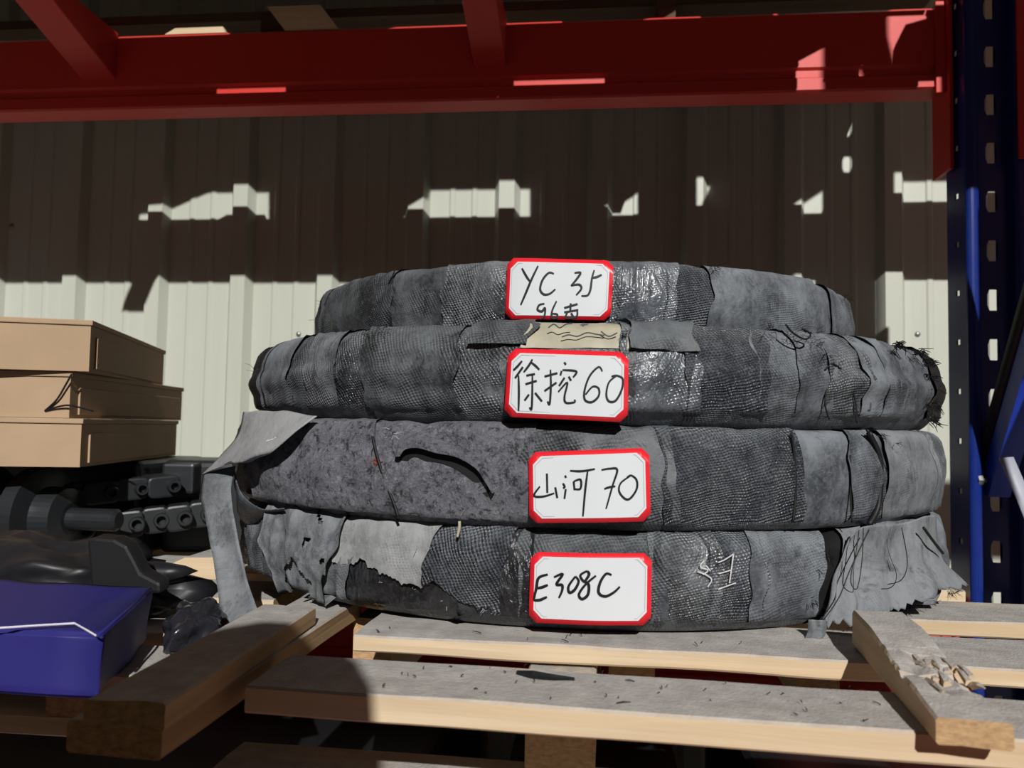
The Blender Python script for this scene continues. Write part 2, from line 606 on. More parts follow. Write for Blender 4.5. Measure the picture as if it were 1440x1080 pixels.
def rack_beam(name, y0, z0, z1, label, x0, x1, face=-1, step=0.0):
    """stepped box beam with a ledge and a lower lip; face -1 looks to the viewer"""
    o = tag(empty(name, ((x0 + x1) / 2, y0, z0)), label, 'rack beam')
    h = z1 - z0
    s = face
    # (y out, z) outline seen from the end, y0 = face
    poly = [(0, z0 + 0.003), (0.004, z0), (0.052, z0), (0.052, z1 - step), (0.016, z1 - step), (0.016, z1), (0.006, z1), (0, z1 - 0.006), (0, z0 + h * 0.30),
            (0.005, z0 + h * 0.27), (0.005, z0 + h * 0.19), (0, z0 + h * 0.165)]
    poly = [(y0 - s * p[0], p[1]) for p in poly]
    MB().prism(poly, (0, 1, 0), (0, 0, 1), (x1 - x0, 0, 0), (x0, 0, 0)).build('beam_body', MAT['red'], o)
    return o


UPX0 = unY(1362, 450, 1.30).x            # left edge of the rear right upright
UPW = 0.092
XR = UPX0 - 0.004
XL = XR - 2.30
zl_hi = ZD - 2 * TH - 0.070
zl_lo = zl_hi - 0.150
bm_u = rack_beam('rack_beam', YB, zb_lo, zb_hi, 'red steel rack beam running along the top of the picture', XL, XR, step=0.05)
bm_l = rack_beam('rack_beam', YB, zl_lo, zl_hi, 'red steel rack beam glimpsed between the pallet boards below the rings', XL, XR)
bf_u = rack_beam('rack_beam', YF, zb_lo, zb_hi, 'red upper rack beam at the aisle side above the viewpoint', XL, XR, 1)
bf_l = rack_beam('rack_beam', YF, zl_lo, zl_hi, 'red lower rack beam at the aisle side under the pallet front', XL, XR, 1)
for o in (bf_u, bf_l):
    o.location.y = YF
# end connectors of the beams (angle plates hooked on the uprights)
for (o, ya, z0, z1, hang) in ((bm_u, 1.292, zb_lo, zb_hi, 0.14), (bm_l, 1.292, zl_lo, zl_hi, 0.05)):
    cpl = MB()
    cpl.box((XR - 0.0065, ya + 0.040, z0 - hang), (XR - 0.0005, YB + 0.05, z1 + 0.02))
    cpl.box((XR - 0.022, YB - 0.006, z0 - 0.01), (XR - 0.0065, YB - 0.001, z1 + 0.006))
    cpl.build('end_connector', MAT['red'], o, bevel=0.0015)
# support brackets reaching forward from the rear beam
for (pxa, pxb) in ((118, 165), (668, 712)):
    xa, xb = unY(pxa, 70, YB).x, unY(pxb, 70, YB).x
    tri = [(YB + 0.001, zb_lo + 0.055), (YB + 0.001, zb_hi + 0.004), (1.02, zb_hi + 0.004), (1.02, zb_hi - 0.004), (1.12, zb_hi - 0.012)]
    MB().prism(tri, (0, 1, 0), (0, 0, 1), (xb - xa, 0, 0), (xa, 0, 0)).build('support_bracket', MAT['red'], bm_u, bevel=0.002)


def upright(X, Y, face, label):
    """perforated post; X is its left edge, Y its front face, face -1 to the viewer"""
    o = tag(empty('rack_upright', (X + UPW / 2, Y + 0.035, ZF)), label, 'rack upright')
    z0, z1 = ZF, 2.2
    s = -face
    D = 0.075
    cx = X + UPW / 2
    # rounded ridge strips left and right of the slotted groove, side walls, rear lips
    for sg in (-1, 1):
        xe = cx + sg * UPW / 2
        a = []
        for k in range(9):               # ridge: half round bead, quarter of it turning into the side
            an = math.pi * k / 8
            a.append((xe - sg * (0.010 - 0.010 * math.cos(an)), Y - s * 0.0 + s * (0.006 - 0.006 * math.sin(an))))
        line = [(xe - sg * 0.016, Y + s * (D - 0.002)), (xe - sg * 0.002, Y + s * D), (xe, Y + s * (D - 0.003))] + a + \
               [(xe - sg * 0.0215, Y + s * 0.020)]
        vs, fs = [], []
        n = len(line)
        # side wall is pierced: split it in z by small square holes between points 2 and 3
        for z in (z0, z1):
            vs += [(x, y, z) for (x, y) in line]
        for i in range(n - 1):
            if i == 2:
                continue
            fs.append((i, i + 1, n + i + 1, n + i))
        mb = MB().add(vs, fs)
        (xa, ya), (xb, yb) = line[2], line[3]
        ym = ya + (yb - ya) * 0.55
        P = 0.0785
        nz = int((z1 - z0) / P)
        for k in range(nz + 1):
            za, zb = z0 + k * P, min(z0 + (k + 1) * P, z1)
            if zb - za < 0.02:
                mb.add([(xa, ya, za), (xb, yb, za), (xb, yb, zb), (xa, ya, zb)], [(0, 1, 2, 3)])
                continue
            zc = za + 0.035
            h0, h1 = ym - 0.006, ym + 0.006
            q = [(ya, za), (yb, za), (yb, zb), (ya, zb), (h0, zc - 0.004), (h1, zc - 0.004), (h1, zc + 0.004), (h0, zc + 0.004)]
            far, near = (h0, h1) if abs(h0 - ya) < abs(h1 - ya) else (h1, h0)
            q[4:] = [(far, zc - 0.004), (near, zc - 0.004), (near, zc + 0.004), (far, zc + 0.004)]
            mb.add([(xa, y, z) for (y, z) in q], [(0, 1, 5, 4), (1, 2, 6, 5), (2, 3, 7, 6), (3, 0, 4, 7)])
        mb.build('post_side', MAT['blue'], o)
    # slotted groove
    yg = Y + s * 0.020
    g0, g1 = cx - UPW / 2 + 0.0215, cx + UPW / 2 - 0.0215
    P = 0.0785
    zs = unY(1393, 422, 1.32).z
    kk = math.ceil((zs - z0) / P)
    zst = zs - kk * P
    mb = MB()
    k = 0
    while zst + (k - 0.5) * P < z1:
        zc = zst + k * P
        za, zb = zc - P / 2, zc + P / 2
        w, h = 0.0085, 0.0165
        for sg, xe in ((-1, g0), (1, g1)):
            mb.add([(xe, yg, za), (cx, yg, za), (cx, yg, zc - h), (cx + sg * w * 0.62, yg, zc - h), (cx + sg * w, yg, zc - h * 0.5), (cx + sg * w, yg, zc + h * 0.5),
                    (cx + sg * w * 0.62, yg, zc + h), (cx, yg, zc + h), (cx, yg, zb), (xe, yg, zb)], [tuple(range(10))])
        k += 1
    mb.build('slotted_web', MAT['blue'], o)
    MB().box((cx - 0.06, Y - 0.03 if face < 0 else Y - 0.09, ZF), (cx + 0.06, Y + 0.10 if face < 0 else Y + 0.03, ZF + 0.008)).build('foot_plate', MAT['blue'], o)
    return o


up_rr = upright(UPX0, 1.30, -1, 'blue slotted rack post, colour darkened for shade, at the right edge behind the ring stack')
up_fr = upright(UPX0, YF, 1, 'blue rack post at the aisle, right of the viewpoint')
up_rl = upright(XL - UPW, 1.30, -1, 'blue rear rack post at the far left bay end')
up_fl = upright(XL - UPW, YF, 1, 'blue rack post at the aisle, far left bay end')
# diagonal brace of the right frame: channel from the rear post up to the front post
bx = UPX0 + UPW * 0.45
pa = Vector((bx, 1.315, unY(1375, 690, 1.315).z))
q1 = unY(1440, 525, 1.21)
slope = (q1.z - pa.z) / (1.21 - 1.315)
pb = Vector((bx, YF + 0.02, pa.z + slope * (YF + 0.02 - 1.315)))
br = tag(empty('diagonal_brace', pa), 'blue diagonal brace crossing the rack post at the right edge', 'brace')
dr = (pb - pa).normalized()
nn = Vector((1, 0, 0))
bb = dr.cross(nn).normalized()
mb = MB()
L = (pb - pa).length
chan = [(-0.016, -0.016), (0.016, -0.016), (0.016, -0.013), (-0.0125, -0.013), (-0.0125, 0.013), (0.016, 0.013), (0.016, 0.016), (-0.016, 0.016)]
mb.prism(chan, nn, bb, dr * L, pa)
mb.build('brace_channel', MAT['brace_blue'], br)
MB().tube([pa + bb * 0.029 - nn * 0.012, pb + bb * 0.029 - nn * 0.012], 0.0125, 10).build('brace_tube', MAT['steel'], br, True)
MB().lathe([(-0.03, 0.008), (-0.022, 0.008), (-0.022, 0.004), (0.02, 0.004)], pa + dr * 0.02, (1, 0, 0), 6).build('bolt', MAT['screw'], br)
# grey strap hanging by the brace
sp = [unY(1412, 648, 1.10), unY(1424, 676, 1.09), unY(1436, 705, 1.08), unY(1452, 745, 1.08), unY(1475, 800, 1.08)]
P = np.array([[list(p + Vector((-0.006, 0, 0.003))) for p in sp], [list(p + Vector((0.012, 0.002, -0.001 + 0.006))) for p in sp]])
st = grid_mesh('packing_strap', P, MAT['strap'], solid=0.0012)
tag(st, 'pale grey strap hanging down beside the blue brace', 'strap')

# ------------------------------------------------------------------ unseen blockers added on the upper shelf to shade the beam and the wall
YT = 1.12


def to_plane(p, Y):
    d = (p.y - Y)
    return Vector((p.x + d * SUN_T, Y, p.z + d * SUN_S))


def wl(px, py):
    return to_plane(unY(px, py, YW), YT)


def bl(px, py):
    return to_plane(unY(px, py, YB), YT)


def xz_block(name, pts, y0, y1, mat, label, cat, group=None, bevel=0.0):
    o = MB().prism([(p.x, p.z) for p in pts], (1, 0, 0), (0, 0, 1), (0, y1 - y0, 0), (0, y0, 0)).build(name, mat, None, bevel=bevel)
    return tag(o, label, cat, group)


z_shelf = zb_hi + 0.004
zt0, zt1 = bl(720, 137).z, wl(720, 316).z
V = lambda x, z: Vector((x, YT, z))
xl, xr = XL + 0.02, bl(1122, 80).x
z_s0, z_s1 = bl(350, 131).z, bl(350, 117).z
# lower board, shims, upper timbers, all added for the light: three slots let strips of sun through
for i, (a, b) in enumerate(((xl, bl(700, 120).x), (bl(702, 120).x, bl(1120, 100).x), (bl(1182, 100).x, XR))):
    xz_block('added_bearer', [V(a, zt0), V(b, zt0), V(b, z_s0), V(a, z_s0)], 1.113, 1.127, MAT['oldwood'],
             ['thin unseen strip added to shade the beam, left part', 'thin unseen strip added to shade the beam, middle part', 'thin unseen strip added to shade the beam, right end'][i], 'timber', 'added shading strips on the upper shelf')
gaps = [(bl(303, 125).x, bl(402, 125).x), (bl(722, 120).x, bl(852, 120).x)]
xs = [xl, gaps[0][0], gaps[0][1], gaps[1][0], gaps[1][1], bl(1120, 100).x]
for i in range(0, 6, 2):
    xz_block('added_shim', [V(xs[i], z_s0), V(xs[i + 1], z_s0), V(xs[i + 1], z_s1), V(xs[i], z_s1)], 1.113, 1.127, MAT['oldwood'],
             ['unseen packing strip added to shade the beam, far left', 'unseen packing strip added to shade the beam, middle', 'unseen packing strip added to shade the beam, right'][i // 2], 'timber', 'added packing strips on the upper shelf')
xz_block('added_timber', [V(xl, z_s1), V(bl(1122, 108).x, z_s1), V(bl(1122, 84).x, bl(1122, 84).z), V(bl(1178, 54).x, bl(1178, 54).z), V(bl(1178, 54).x, zt1), V(xl, zt1)], 1.113, 1.127,
         MAT['oldwood'], 'unseen timber added along the upper shelf to shade the red beam', 'timber')
cl = lambda px, py: V(bl(px, py).x, min(bl(px, py).z, zt1 - 0.0015))
xz_block('added_timber_block', [bl(1157, 112), bl(1209, 112), bl(1209, 70), bl(1222, 40), cl(1250, 14), cl(1300, 4), V(bl(1300, 4).x, zt1), V(bl(1181, 54).x, zt1), bl(1181, 54)], 1.113, 1.127,
         MAT['oldwood'], 'unseen added block, shaped by the light patches on the red beam', 'timber')
xz_block('added_timber_block', [bl(1257, 112), V(XR + 0.06, bl(1257, 112).z), V(XR + 0.06, zt1), V(bl(1302, 5).x, zt1), cl(1302, 5), bl(1307, 28), bl(1272, 38), bl(1257, 68)], 1.113, 1.127,
         MAT['oldwood'], 'unseen added block, notched for a light patch on the red beam', 'timber')
# chocks added on the timber, outlined by the light patches passing between them
zc1 = wl(720, 261).z
chocks = [
    [wl(-300, 318), wl(195, 318), wl(196, 300), wl(232, 297), wl(300, 264), wl(300, 262), wl(-300, 262)],
    [wl(379, 318), wl(546, 318), wl(602, 284), wl(606, 262), wl(379, 262)],
    [wl(746, 318), wl(824, 318), wl(896, 272), wl(896, 262), wl(746, 262)],
    [wl(897, 318), wl(974, 318), wl(974, 256), wl(974, 250), wl(897, 250)],
    [wl(980, 305), wl(980, 318), wl(1088, 318), wl(1156, 268), wl(1156, 254), wl(1001, 254)],
    [wl(1157, 318), wl(1248, 318), wl(1248, 246), wl(1157, 246)],
]
names = ['far left', 'second from the left', 'third from the left', 'fourth from the left', 'fifth from the left', 'rightmost']
for i, c in enumerate(chocks):
    zlo = zt1
    pts = [V(p.x, zlo) if abs(p.z - wl(720, 318).z) < 0.012 else p for p in c]
    pts = [V(p.x, min(p.z, zc1)) for p in pts]
    xz_block('added_chock', pts, 1.113, 1.127, MAT['oldwood'], 'unseen chock added to shape the light patches on the wall, ' + names[i], 'chock', 'added chocks on the upper shelf')
dk = MB().box((xl, 1.105, zc1), (XR + 0.02, 1.32, zc1 + 0.02)).build('added_board', MAT['oldwood'])  # added out of view: top limit of the wall's light patches
tag(dk, 'unseen board added to cap the light patches on the wall', 'board')
xc = xl
ci = 0
for w in (0.5, 0.42, 0.55, 0.45, 0.36):
    c = MB().box((xc, 1.11, zc1 + 0.02), (min(xc + w, XR - 0.01), 1.31, zc1 + 0.5)).build('carton', MAT['card'], bevel=0.003)  # unseen row, added to keep the upper wall dark
    tag(c, 'unseen tall carton added to shade the wall, number %s from the left' % ('one two three four five'.split()[ci]), 'carton', 'added cartons on the upper shelf')
    xc += w + 0.002
    ci += 1
c = MB().box((UPX0 + UPW + 0.008, 0.78, zb_hi), (UPX0 + UPW + 0.105, 0.90, zb_hi + 0.26)).build('carton', MAT['card'], bevel=0.003)  # added out of view to shade the post's upper part
tag(c, 'small unseen carton added to shade the top of the blue post', 'carton')
c = MB().box((1.05, 1.12, zb_hi), (1.35, 1.30, zc1)).build('added_chock', MAT['oldwood'], bevel=0.002)  # added prop for the shading carton
tag(c, 'unseen block added under the shading carton of the neighbouring bay', 'chock')
c = MB().box((UPX0 + UPW + 0.022, 1.11, zc1), (1.5, 1.32, zc1 + 0.5)).build('carton', MAT['card'], bevel=0.003)  # added out of view: shades the wall above the rightmost patch
tag(c, 'large unseen carton added to shade the wall at the right', 'carton')
nb1 = rack_beam('rack_beam', YF, zb_lo, zb_hi, 'red upper beam of the neighbouring bay at the aisle', UPX0 + UPW + 0.004, UPX0 + UPW + 2.0, 1)
nb2 = rack_beam('rack_beam', YB, zb_lo, zb_hi, 'red upper beam of the neighbouring bay at the wall', UPX0 + UPW + 0.004, UPX0 + UPW + 2.0)
MB().box((UPX0 + UPW - 0.02, 1.288, zb_lo - 0.14), (UPX0 + UPW + 0.012, 1.292, zb_hi + 0.02)).build('end_connector', MAT['red'], nb2)
# dark planks added behind the beam top to darken the strip above it
zq = zb_hi + 0.046
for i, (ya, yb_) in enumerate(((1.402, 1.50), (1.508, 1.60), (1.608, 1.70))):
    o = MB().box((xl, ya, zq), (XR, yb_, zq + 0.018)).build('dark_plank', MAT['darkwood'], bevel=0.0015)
    tag(o, ['dark plank added right behind the top edge of the red beam', 'dark plank added over the beam, second towards the wall', 'dark plank added over the beam, nearest the wall'][i], 'plank', 'added dark planks above the beam')
for i, x in enumerate((XL + 0.2, -0.62, 0.10)):
    o = MB().box((x, 1.372, zb_hi), (x + 0.03, 1.69, zq)).build('plank_rest', MAT['darkwood'])
    tag(o, ['rest under the dark planks, far left', 'rest under the dark planks, left of centre', 'rest under the dark planks, right'][i], 'timber', 'rests under the dark planks')
# neighbouring bay on the right: unseen carton added to keep the post in shade
for (za_, zb_, yy, lab) in ((zl_lo, zl_hi, YF, 'red lower beam of the neighbouring bay at the aisle'), (zl_lo, zl_hi, YB, 'red lower beam of the neighbouring bay at the wall')):
    rack_beam('rack_beam', yy, za_, zb_, lab, UPX0 + UPW + 0.004, UPX0 + UPW + 2.0, 1 if yy == YF else -1)
o = MB().box((UPX0 + UPW + 0.006, 0.44, zl_hi), (UPX0 + UPW + 0.9, 1.38, zl_hi + 0.02)).build('added_board', MAT['oldwood'])
tag(o, 'unseen board added under the carton that shades the blue post', 'board')
xa_ = UPX0 + 0.0165 + 0.40 * SUN_T
xb_ = UPX0 + UPW - 0.016 + 0.40 * SUN_T
o = MB().box((xa_, 0.90, zl_hi + 0.02), (xb_, 1.12, 0.60)).build('carton', MAT['card'], bevel=0.002)  # unseen, added: width set so its shadow covers the post's middle
tag(o, 'narrow unseen carton added to shade the blue post', 'carton')
# black blocks added on the level below to darken the pallet gaps
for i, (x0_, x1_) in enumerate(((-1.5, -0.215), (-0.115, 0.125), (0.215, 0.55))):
    o = MB().box((x0_, 0.97, ZF), (x1_, 1.60, -0.455)).build('added_dark_block', MAT['black'], bevel=0.02, seg=3)
    tag(o, ['long black block added to darken the pallet gaps, left', 'narrow black block added to darken the pallet gaps, middle', 'black block added to darken the pallet gaps, right'][i], 'crate', 'added dark blocks below the shelf')
# unseen shelf level added overhead to keep ambient light off the wall
z3 = 1.62
for (yy, fc, lab) in ((YF, 1, 'red rack beam of the added third level at the aisle'), (YB, -1, 'red rack beam of the added third level at the wall')):
    rack_beam('rack_beam', yy, z3 - 0.13, z3, lab, XL, XR, fc)
sh3 = tag(empty('added_shelf_deck', (0, 1.0, z3)), 'unseen dark plank decking added overhead to shade the wall', 'shelf')
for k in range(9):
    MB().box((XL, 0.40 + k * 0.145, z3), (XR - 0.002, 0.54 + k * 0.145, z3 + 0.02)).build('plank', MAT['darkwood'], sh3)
# two scraps of wood lying on the rear beam
a, b = unY(246, 20, 1.385), unY(330, 20, 1.385)
xz_block('wood_scrap', [Vector((a.x, 0, zb_hi)), Vector((b.x, 0, zb_hi)), Vector((b.x - 0.006, 0, zb_hi + 0.011)), Vector((a.x + 0.02, 0, zb_hi + 0.011))], 1.353, 1.365, MAT['wood'],
         'pale scrap of wood lying on the red beam at the upper left', 'wood')
a, b = unY(408, 20, 1.375), unY(482, 20, 1.375)
xz_block('wood_block', [Vector((a.x, 0, zb_hi)), Vector((b.x, 0, zb_hi)), Vector((b.x - 0.035, 0, zb_hi + 0.045)), Vector((a.x - 0.035, 0, zb_hi + 0.045))], 1.353, 1.366, MAT['wood'],
         'leaning pale board end standing on the red beam at the top', 'wood')


# ------------------------------------------------------------------ boards and pallets
def board(name, A, B, w, ztop, th, mat, parent=None, side=1, rough=0.0008, nseg=26, seed=0, chew=None):
    """straight board: A, B ends of one long edge (x, y), width w to the left of A->B when side = 1"""
    A, B = Vector((A[0], A[1], 0)), Vector((B[0], B[1], 0))
    d = (B - A)
    L = d.length
    d.normalize()
    nrm = Vector((-d.y, d.x, 0)) * side
    M = Matrix((d, Vector((-d.y, d.x, 0)), Vector((0, 0, 1)))).transposed().to_4x4()
    M.translation = (A.x, A.y, ztop - th)
    b = min(0.0016, th * 0.15)
    ring = [(0, b), (b, 0), (w * 0.33, 0), (w * 0.66, 0), (w - b, 0), (w, b), (w, th * 0.5), (w, th - b), (w - b, th), (w * 0.75, th), (w * 0.5, th), (w * 0.25, th), (b, th), (0, th - b), (0, th * 0.5)]
    n = len(ring)
    vs, fs = [], []
    for i in range(nseg + 1):
        x = L * i / nseg
        for (y, z) in ring:
            q = Vector((x * 9 + seed * 3.1, y * 40, z * 60 + seed))
            dy = noise.noise(q) * rough
            dz = noise.noise(q + Vector((5, 9, 2))) * rough
            if chew:
                zz, yy = chew(x, y, z, L)
                dz += zz
                dy += yy
            vs.append((x, side * (y + dy), z + dz))
    for i in range(nseg):
        for k in range(n):
            fs.append((i * n + k, i * n + (k + 1) % n, (i + 1) * n + (k + 1) % n, (i + 1) * n + k))
    fs.append(tuple(range(n)))
    fs.append(tuple(nseg * n + k for k in range(n)))
    me = bpy.data.meshes.new(name)
    me.from_pydata(vs, [], fs)
    bm = bmesh.new()
    bm.from_mesh(me)
    bmesh.ops.recalc_face_normals(bm, faces=bm.faces)
    bm.to_mesh(me)
    bm.free()
    o = link(name, me, mat, parent)
    if parent is None:
        o.matrix_world = M
    else:
        o.matrix_basis = M
    return o


def xy(px, py, z):
    p = unZ(px, py, z)
    return Vector((p.x, p.y))


def line_at_x(P, Q, x):
    t = (x - P.x) / (Q.x - P.x)
    return P + (Q - P) * t


pallet = tag(empty('wooden_pallet', (0.05, 0.95, zl_hi)), 'dusty pine pallet carrying the stack of wrapped rings', 'pallet')
# deck boards
e1a, e1b = xy(556, 978.7, ZD), xy(1285, 1029, ZD)
k1a, k1b = xy(486, 922, ZD), xy(960, 950, ZD)
XPL = xy(330, 975, ZD).x
XPR = 0.55
A, B = line_at_x(e1a, e1b, XPL), line_at_x(e1a, e1b, XPR)
w1 = (line_at_x(k1a, k1b, 0) - line_at_x(e1a, e1b, 0)).y * math.cos(math.atan2(B.y - A.y, B.x - A.x))
board('deck_board', A, B, w1 - 0.006, ZD, TH, MAT['wood'], pallet, 1, 0.0012, 60, 1)
e2a, e2b = xy(500, 892, ZD), xy(1120, 925, ZD)
A, B = line_at_x(e2a, e2b, XPL + 0.03), line_at_x(e2a, e2b, XPR)
board('deck_board', A, B, 0.092, ZD, 0.0142, MAT['wood'], pallet, 1, 0.0016, 60, 2)
dirv = (B - A).normalized()
p3 = xy(1320, 872, ZD)
y_off = p3 - line_at_x(A, B, p3.x)
for i, yo in enumerate((y_off.y, y_off.y + 0.15, y_off.y + 0.30, y_off.y + 0.45, y_off.y + 0.60, y_off.y + 0.74)):
    B_ = B if i == 0 else line_at_x(A, B, 0.40)
    board('deck_board', A + Vector((0.0, yo)), B_ + Vector((0, yo)), 0.092, ZD, 0.0142, MAT['wood'], pallet, 1, 0.0014, 40, 3 + i)
# stringers running into the depth, bottom boards
zs1, zs0 = ZD - TH, zl_hi + TH
nd = Vector((-dirv.y, dirv.x))
Y0 = line_at_x(e1a, e1b, 0.0).y
for (px, dark, y0) in ((785, 0, 0.115), (880, 1, 0.19), (1180, 0, 0.3), (445, 0, 0.26)):
    c0 = xy(px, 1050, zs0)
    x = c0.x
    s0 = line_at_x(e1a, e1b, x) + nd * y0
    w = 0.052 if px == 785 else 0.038
    board('stringer', s0 - dirv * w / 2 , s0 - dirv * w / 2 + nd * (1.02 - y0), w, zs1, zs1 - zs0, MAT['wood'], pallet, -1, 0.001, 12, px)
for i, (yo, w) in enumerate(((0.015, 0.115), (0.50, 0.09), (0.93, 0.09))):
    s0 = line_at_x(e1a, e1b, XPL - 0.06 if i == 0 else XPL) + nd * yo
    board('bottom_board', s0, s0 + dirv * (0.78 if i else 0.84), w, zs0, TH, MAT['wood'], pallet, 1, 0.001, 30, 20 + i)
# timber pieces laid front to back at the pallet's left end: one at deck level, one on top of it
la, lb = xy(229, 1020, ZD), xy(447, 880, ZD)
zt_l = ZD + 0.0158
ta, tb = xy(233, 989, zt_l), xy(444, 853, zt_l)
board('wooden_batten', ta, tb, 0.046, zt_l, 0.0156, MAT['oldwood'], None, 1, 0.0012, 20, 31)
tag(bpy.context.scene.objects[-1] if False else [o for o in col.objects if o.name.startswith('wooden_batten')][-1], 'grey-topped timber batten lying left of the rings, upper of two stacked', 'batten')
lo = board('wooden_batten', la, la + (lb - la).normalized() * 0.34, 0.058, ZD - 0.0004, 0.0185, MAT['oldwood'], None, 1, 0.0012, 20, 33)
tag(lo, 'brown timber batten at the lower left, under another batten', 'batten')


# chewed batten on the right
def chew(x, y, z, L):
    k = math.exp(-((x - 0.075) / 0.032) ** 2)
    dz = 0.0
    if z > 0.009:
        q = Vector((x * 30, y * 160, 3.3))
        dz = -max(0.0, 0.35 + noise.noise(q) * 1.2) * 0.008 * k
        dz -= 0.0022 * k * (1 if noise.noise(q * 3) > 0 else 0)
    dy = 0.0
    if y > 0.03:
        dy = -(0.4 + noise.noise(Vector((x * 90, z * 90, 1)))) * 0.007 * k
    dz += z * 0.95 * min(x / 0.15, 1.0)
    return dz, dy


zr = ZD + 0.0150
ra, rb = xy(1315, 1008, zr), xy(1207, 868, ZD + 0.028)
rc_ = xy(1419, 1010, zr)
rt = board('wooden_batten', ra, ra + (rb - ra).normalized() * 0.20, (rc_ - ra).length * 0.97, zr, 0.0148, MAT['wood'], None, -1, 0.001, 70, 41, chew)
tag(rt, 'timber batten with a gouged splintered top right of the rings', 'batten')
dv = (rb - ra).normalized()
nv = Vector((dv.y, -dv.x))
rnd = random.Random(5)
for i in range(16):
    c = ra + dv * (0.05 + rnd.random() * 0.055) + nv * (0.012 + rnd.random() * 0.034)
    l = 0.008 + rnd.random() * 0.018
    up = 0.001 + rnd.random() * 0.003
    a3 = Vector((c.x, c.y, zr + 0.001 + rnd.random() * 0.003))
    b3 = a3 + Vector((dv.x, dv.y, 0)) * l * (1 if rnd.random() > 0.3 else -1) + Vector((rnd.uniform(-.004, .004), 0, up * 0.7))
    MB().tube([a3, (a3 + b3) / 2 + Vector((0, 0, 0.001)), b3], [0.0026, 0.002, 0.0004], 5).build('splinter', MAT['wood'], rt)

# left pallet under the boxes and machine parts
ZL = -0.192
pl2 = tag(empty('wooden_pallet', (-0.9, 1.0, zl_hi)), 'pine pallet at the left under the black machine parts', 'pallet')
xe = xy(120, 1000, ZL).x + 0.0
for i, (y, w, xe_) in enumerate(((0.575, 0.08, -0.335), (0.69, 0.10, -0.34), (0.84, 0.10, -0.345), (0.995, 0.10, -0.35), (1.15, 0.10, -0.36), (1.30, 0.10, -0.37), (1.45, 0.10, -0.38))):
    board('deck_board', (-1.6, y), (xe_, y + 0.006), w, ZL, TH, MAT['wood'], pl2, 1, 0.0014, 24, 50 + i)
for i, x in enumerate((-0.42, -0.95, -1.45)):
    board('stringer', (x, 0.66), (x, 1.55), 0.05, ZL - TH, ZL - TH - zl_hi - TH, MAT['wood'], pl2, 1, 0.001, 10, 60 + i)
for i, y in enumerate((0.66, 1.0, 1.44)):
    board('bottom_board', (-1.6, y), (-0.37, y), 0.09, zl_hi + TH, TH, MAT['wood'], pl2, 1, 0.001, 16, 70 + i)
# loose block of wood between the two pallets
q0 = unY(228, 800, 0.98)
wb = MB()
pts = [unY(226, 800, 0.99), unY(262, 783, 0.99), unY(318, 783, 0.99), unY(318, 832, 0.99), unY(244, 832, 0.99)]
wb.prism([(p.x, p.z) for p in pts], (1, 0, 0), (0, 0, 1), (0, 0.14, 0), (0, 0.985, 0))
o = wb.build('wood_block', MAT['wood'], None, bevel=0.002)
tag(o, 'pale wedge of wood left of the hanging grey strip', 'wood')

# ------------------------------------------------------------------ wrapped rings
def hang(px, y=600):
    d = ray(px, y)
    return math.atan2(d.x, d.y)


class Ring:
    pass


def ring_geom(xl, xr, dist, zb, zt, rc=0.018, bulge=0.006, seed=0):
    g = Ring()
    a, b = hang(xl), hang(xr)
    m, h = (a + b) / 2, (b - a) / 2
    s = math.sin(h)
    D = dist / (1 - s)
    g.cx, g.cy, g.R = D * math.sin(m), D * math.cos(m), D * s
    g.zb, g.zt, g.H = zb, zt, zt - zb
    g.rc, g.bulge, g.seed = rc, bulge, seed
    g.W = 0.062
    lt, lc, ls = g.W - rc, rc * math.pi / 2, g.H - 2 * rc
    g.seg = (lt, lc, ls, lc, lt)
    g.L = sum(g.seg)
    return g


def prof(g, s):
    """arc position s (metres from the inner top edge) -> (radius offset from R, height over zb, normal r, normal z)"""
    lt, lc, ls, _, _ = g.seg
    if s < lt:
        return (-g.W + s, g.H, 0.0, 1.0)
    s -= lt
    if s < lc:
        a = s / g.rc
        return (-g.rc + g.rc * math.sin(a), g.H - g.rc + g.rc * math.cos(a), math.sin(a), math.cos(a))
    s -= lc
    if s < ls:
        k = s / ls
        return (g.bulge * math.sin(math.pi * k) * 0.6, g.H - g.rc - s, 1.0, 0.0)
    s -= ls
    if s < lc:
        a = s / g.rc
        return (-g.rc + g.rc * math.cos(a), g.rc - g.rc * math.sin(a), math.cos(a), -math.sin(a))
    s -= lc
    return (-g.rc - s, 0.0, 0.0, -1.0)


def surf(g, th, s, off=0.0):
    dr, dz, nr, nz = prof(g, s)
    ct, st_ = math.cos(th), math.sin(th)
    r0 = g.R + dr
    p = Vector((g.cx + r0 * ct, g.cy + r0 * st_, g.zb + dz))
    n1 = noise.noise(p * 13 + Vector((g.seed, 0, 0)))
    n2 = noise.noise(p * 36 + Vector((0, g.seed, 0)))
    n3 = noise.noise(p * 105)
    d = off + n1 * 0.0045 + n2 * 0.0022 + n3 * 0.0007
    if nz < -0.5:
        d = min(d, 0.0)
    if nz > 0.9:
        d = min(d, off * 0.6 + 0.001)
    return p + Vector((ct * nr, st_ * nr, nz)) * d


def th_px(g, px, py):
    p = unC(px, py, g.cx, g.cy, g.R)
    return math.atan2(p.y - g.cy, p.x - g.cx)


def s_of_z(g, z):
    lt, lc, ls, _, _ = g.seg
    return lt + lc + (g.zt - g.rc - z)


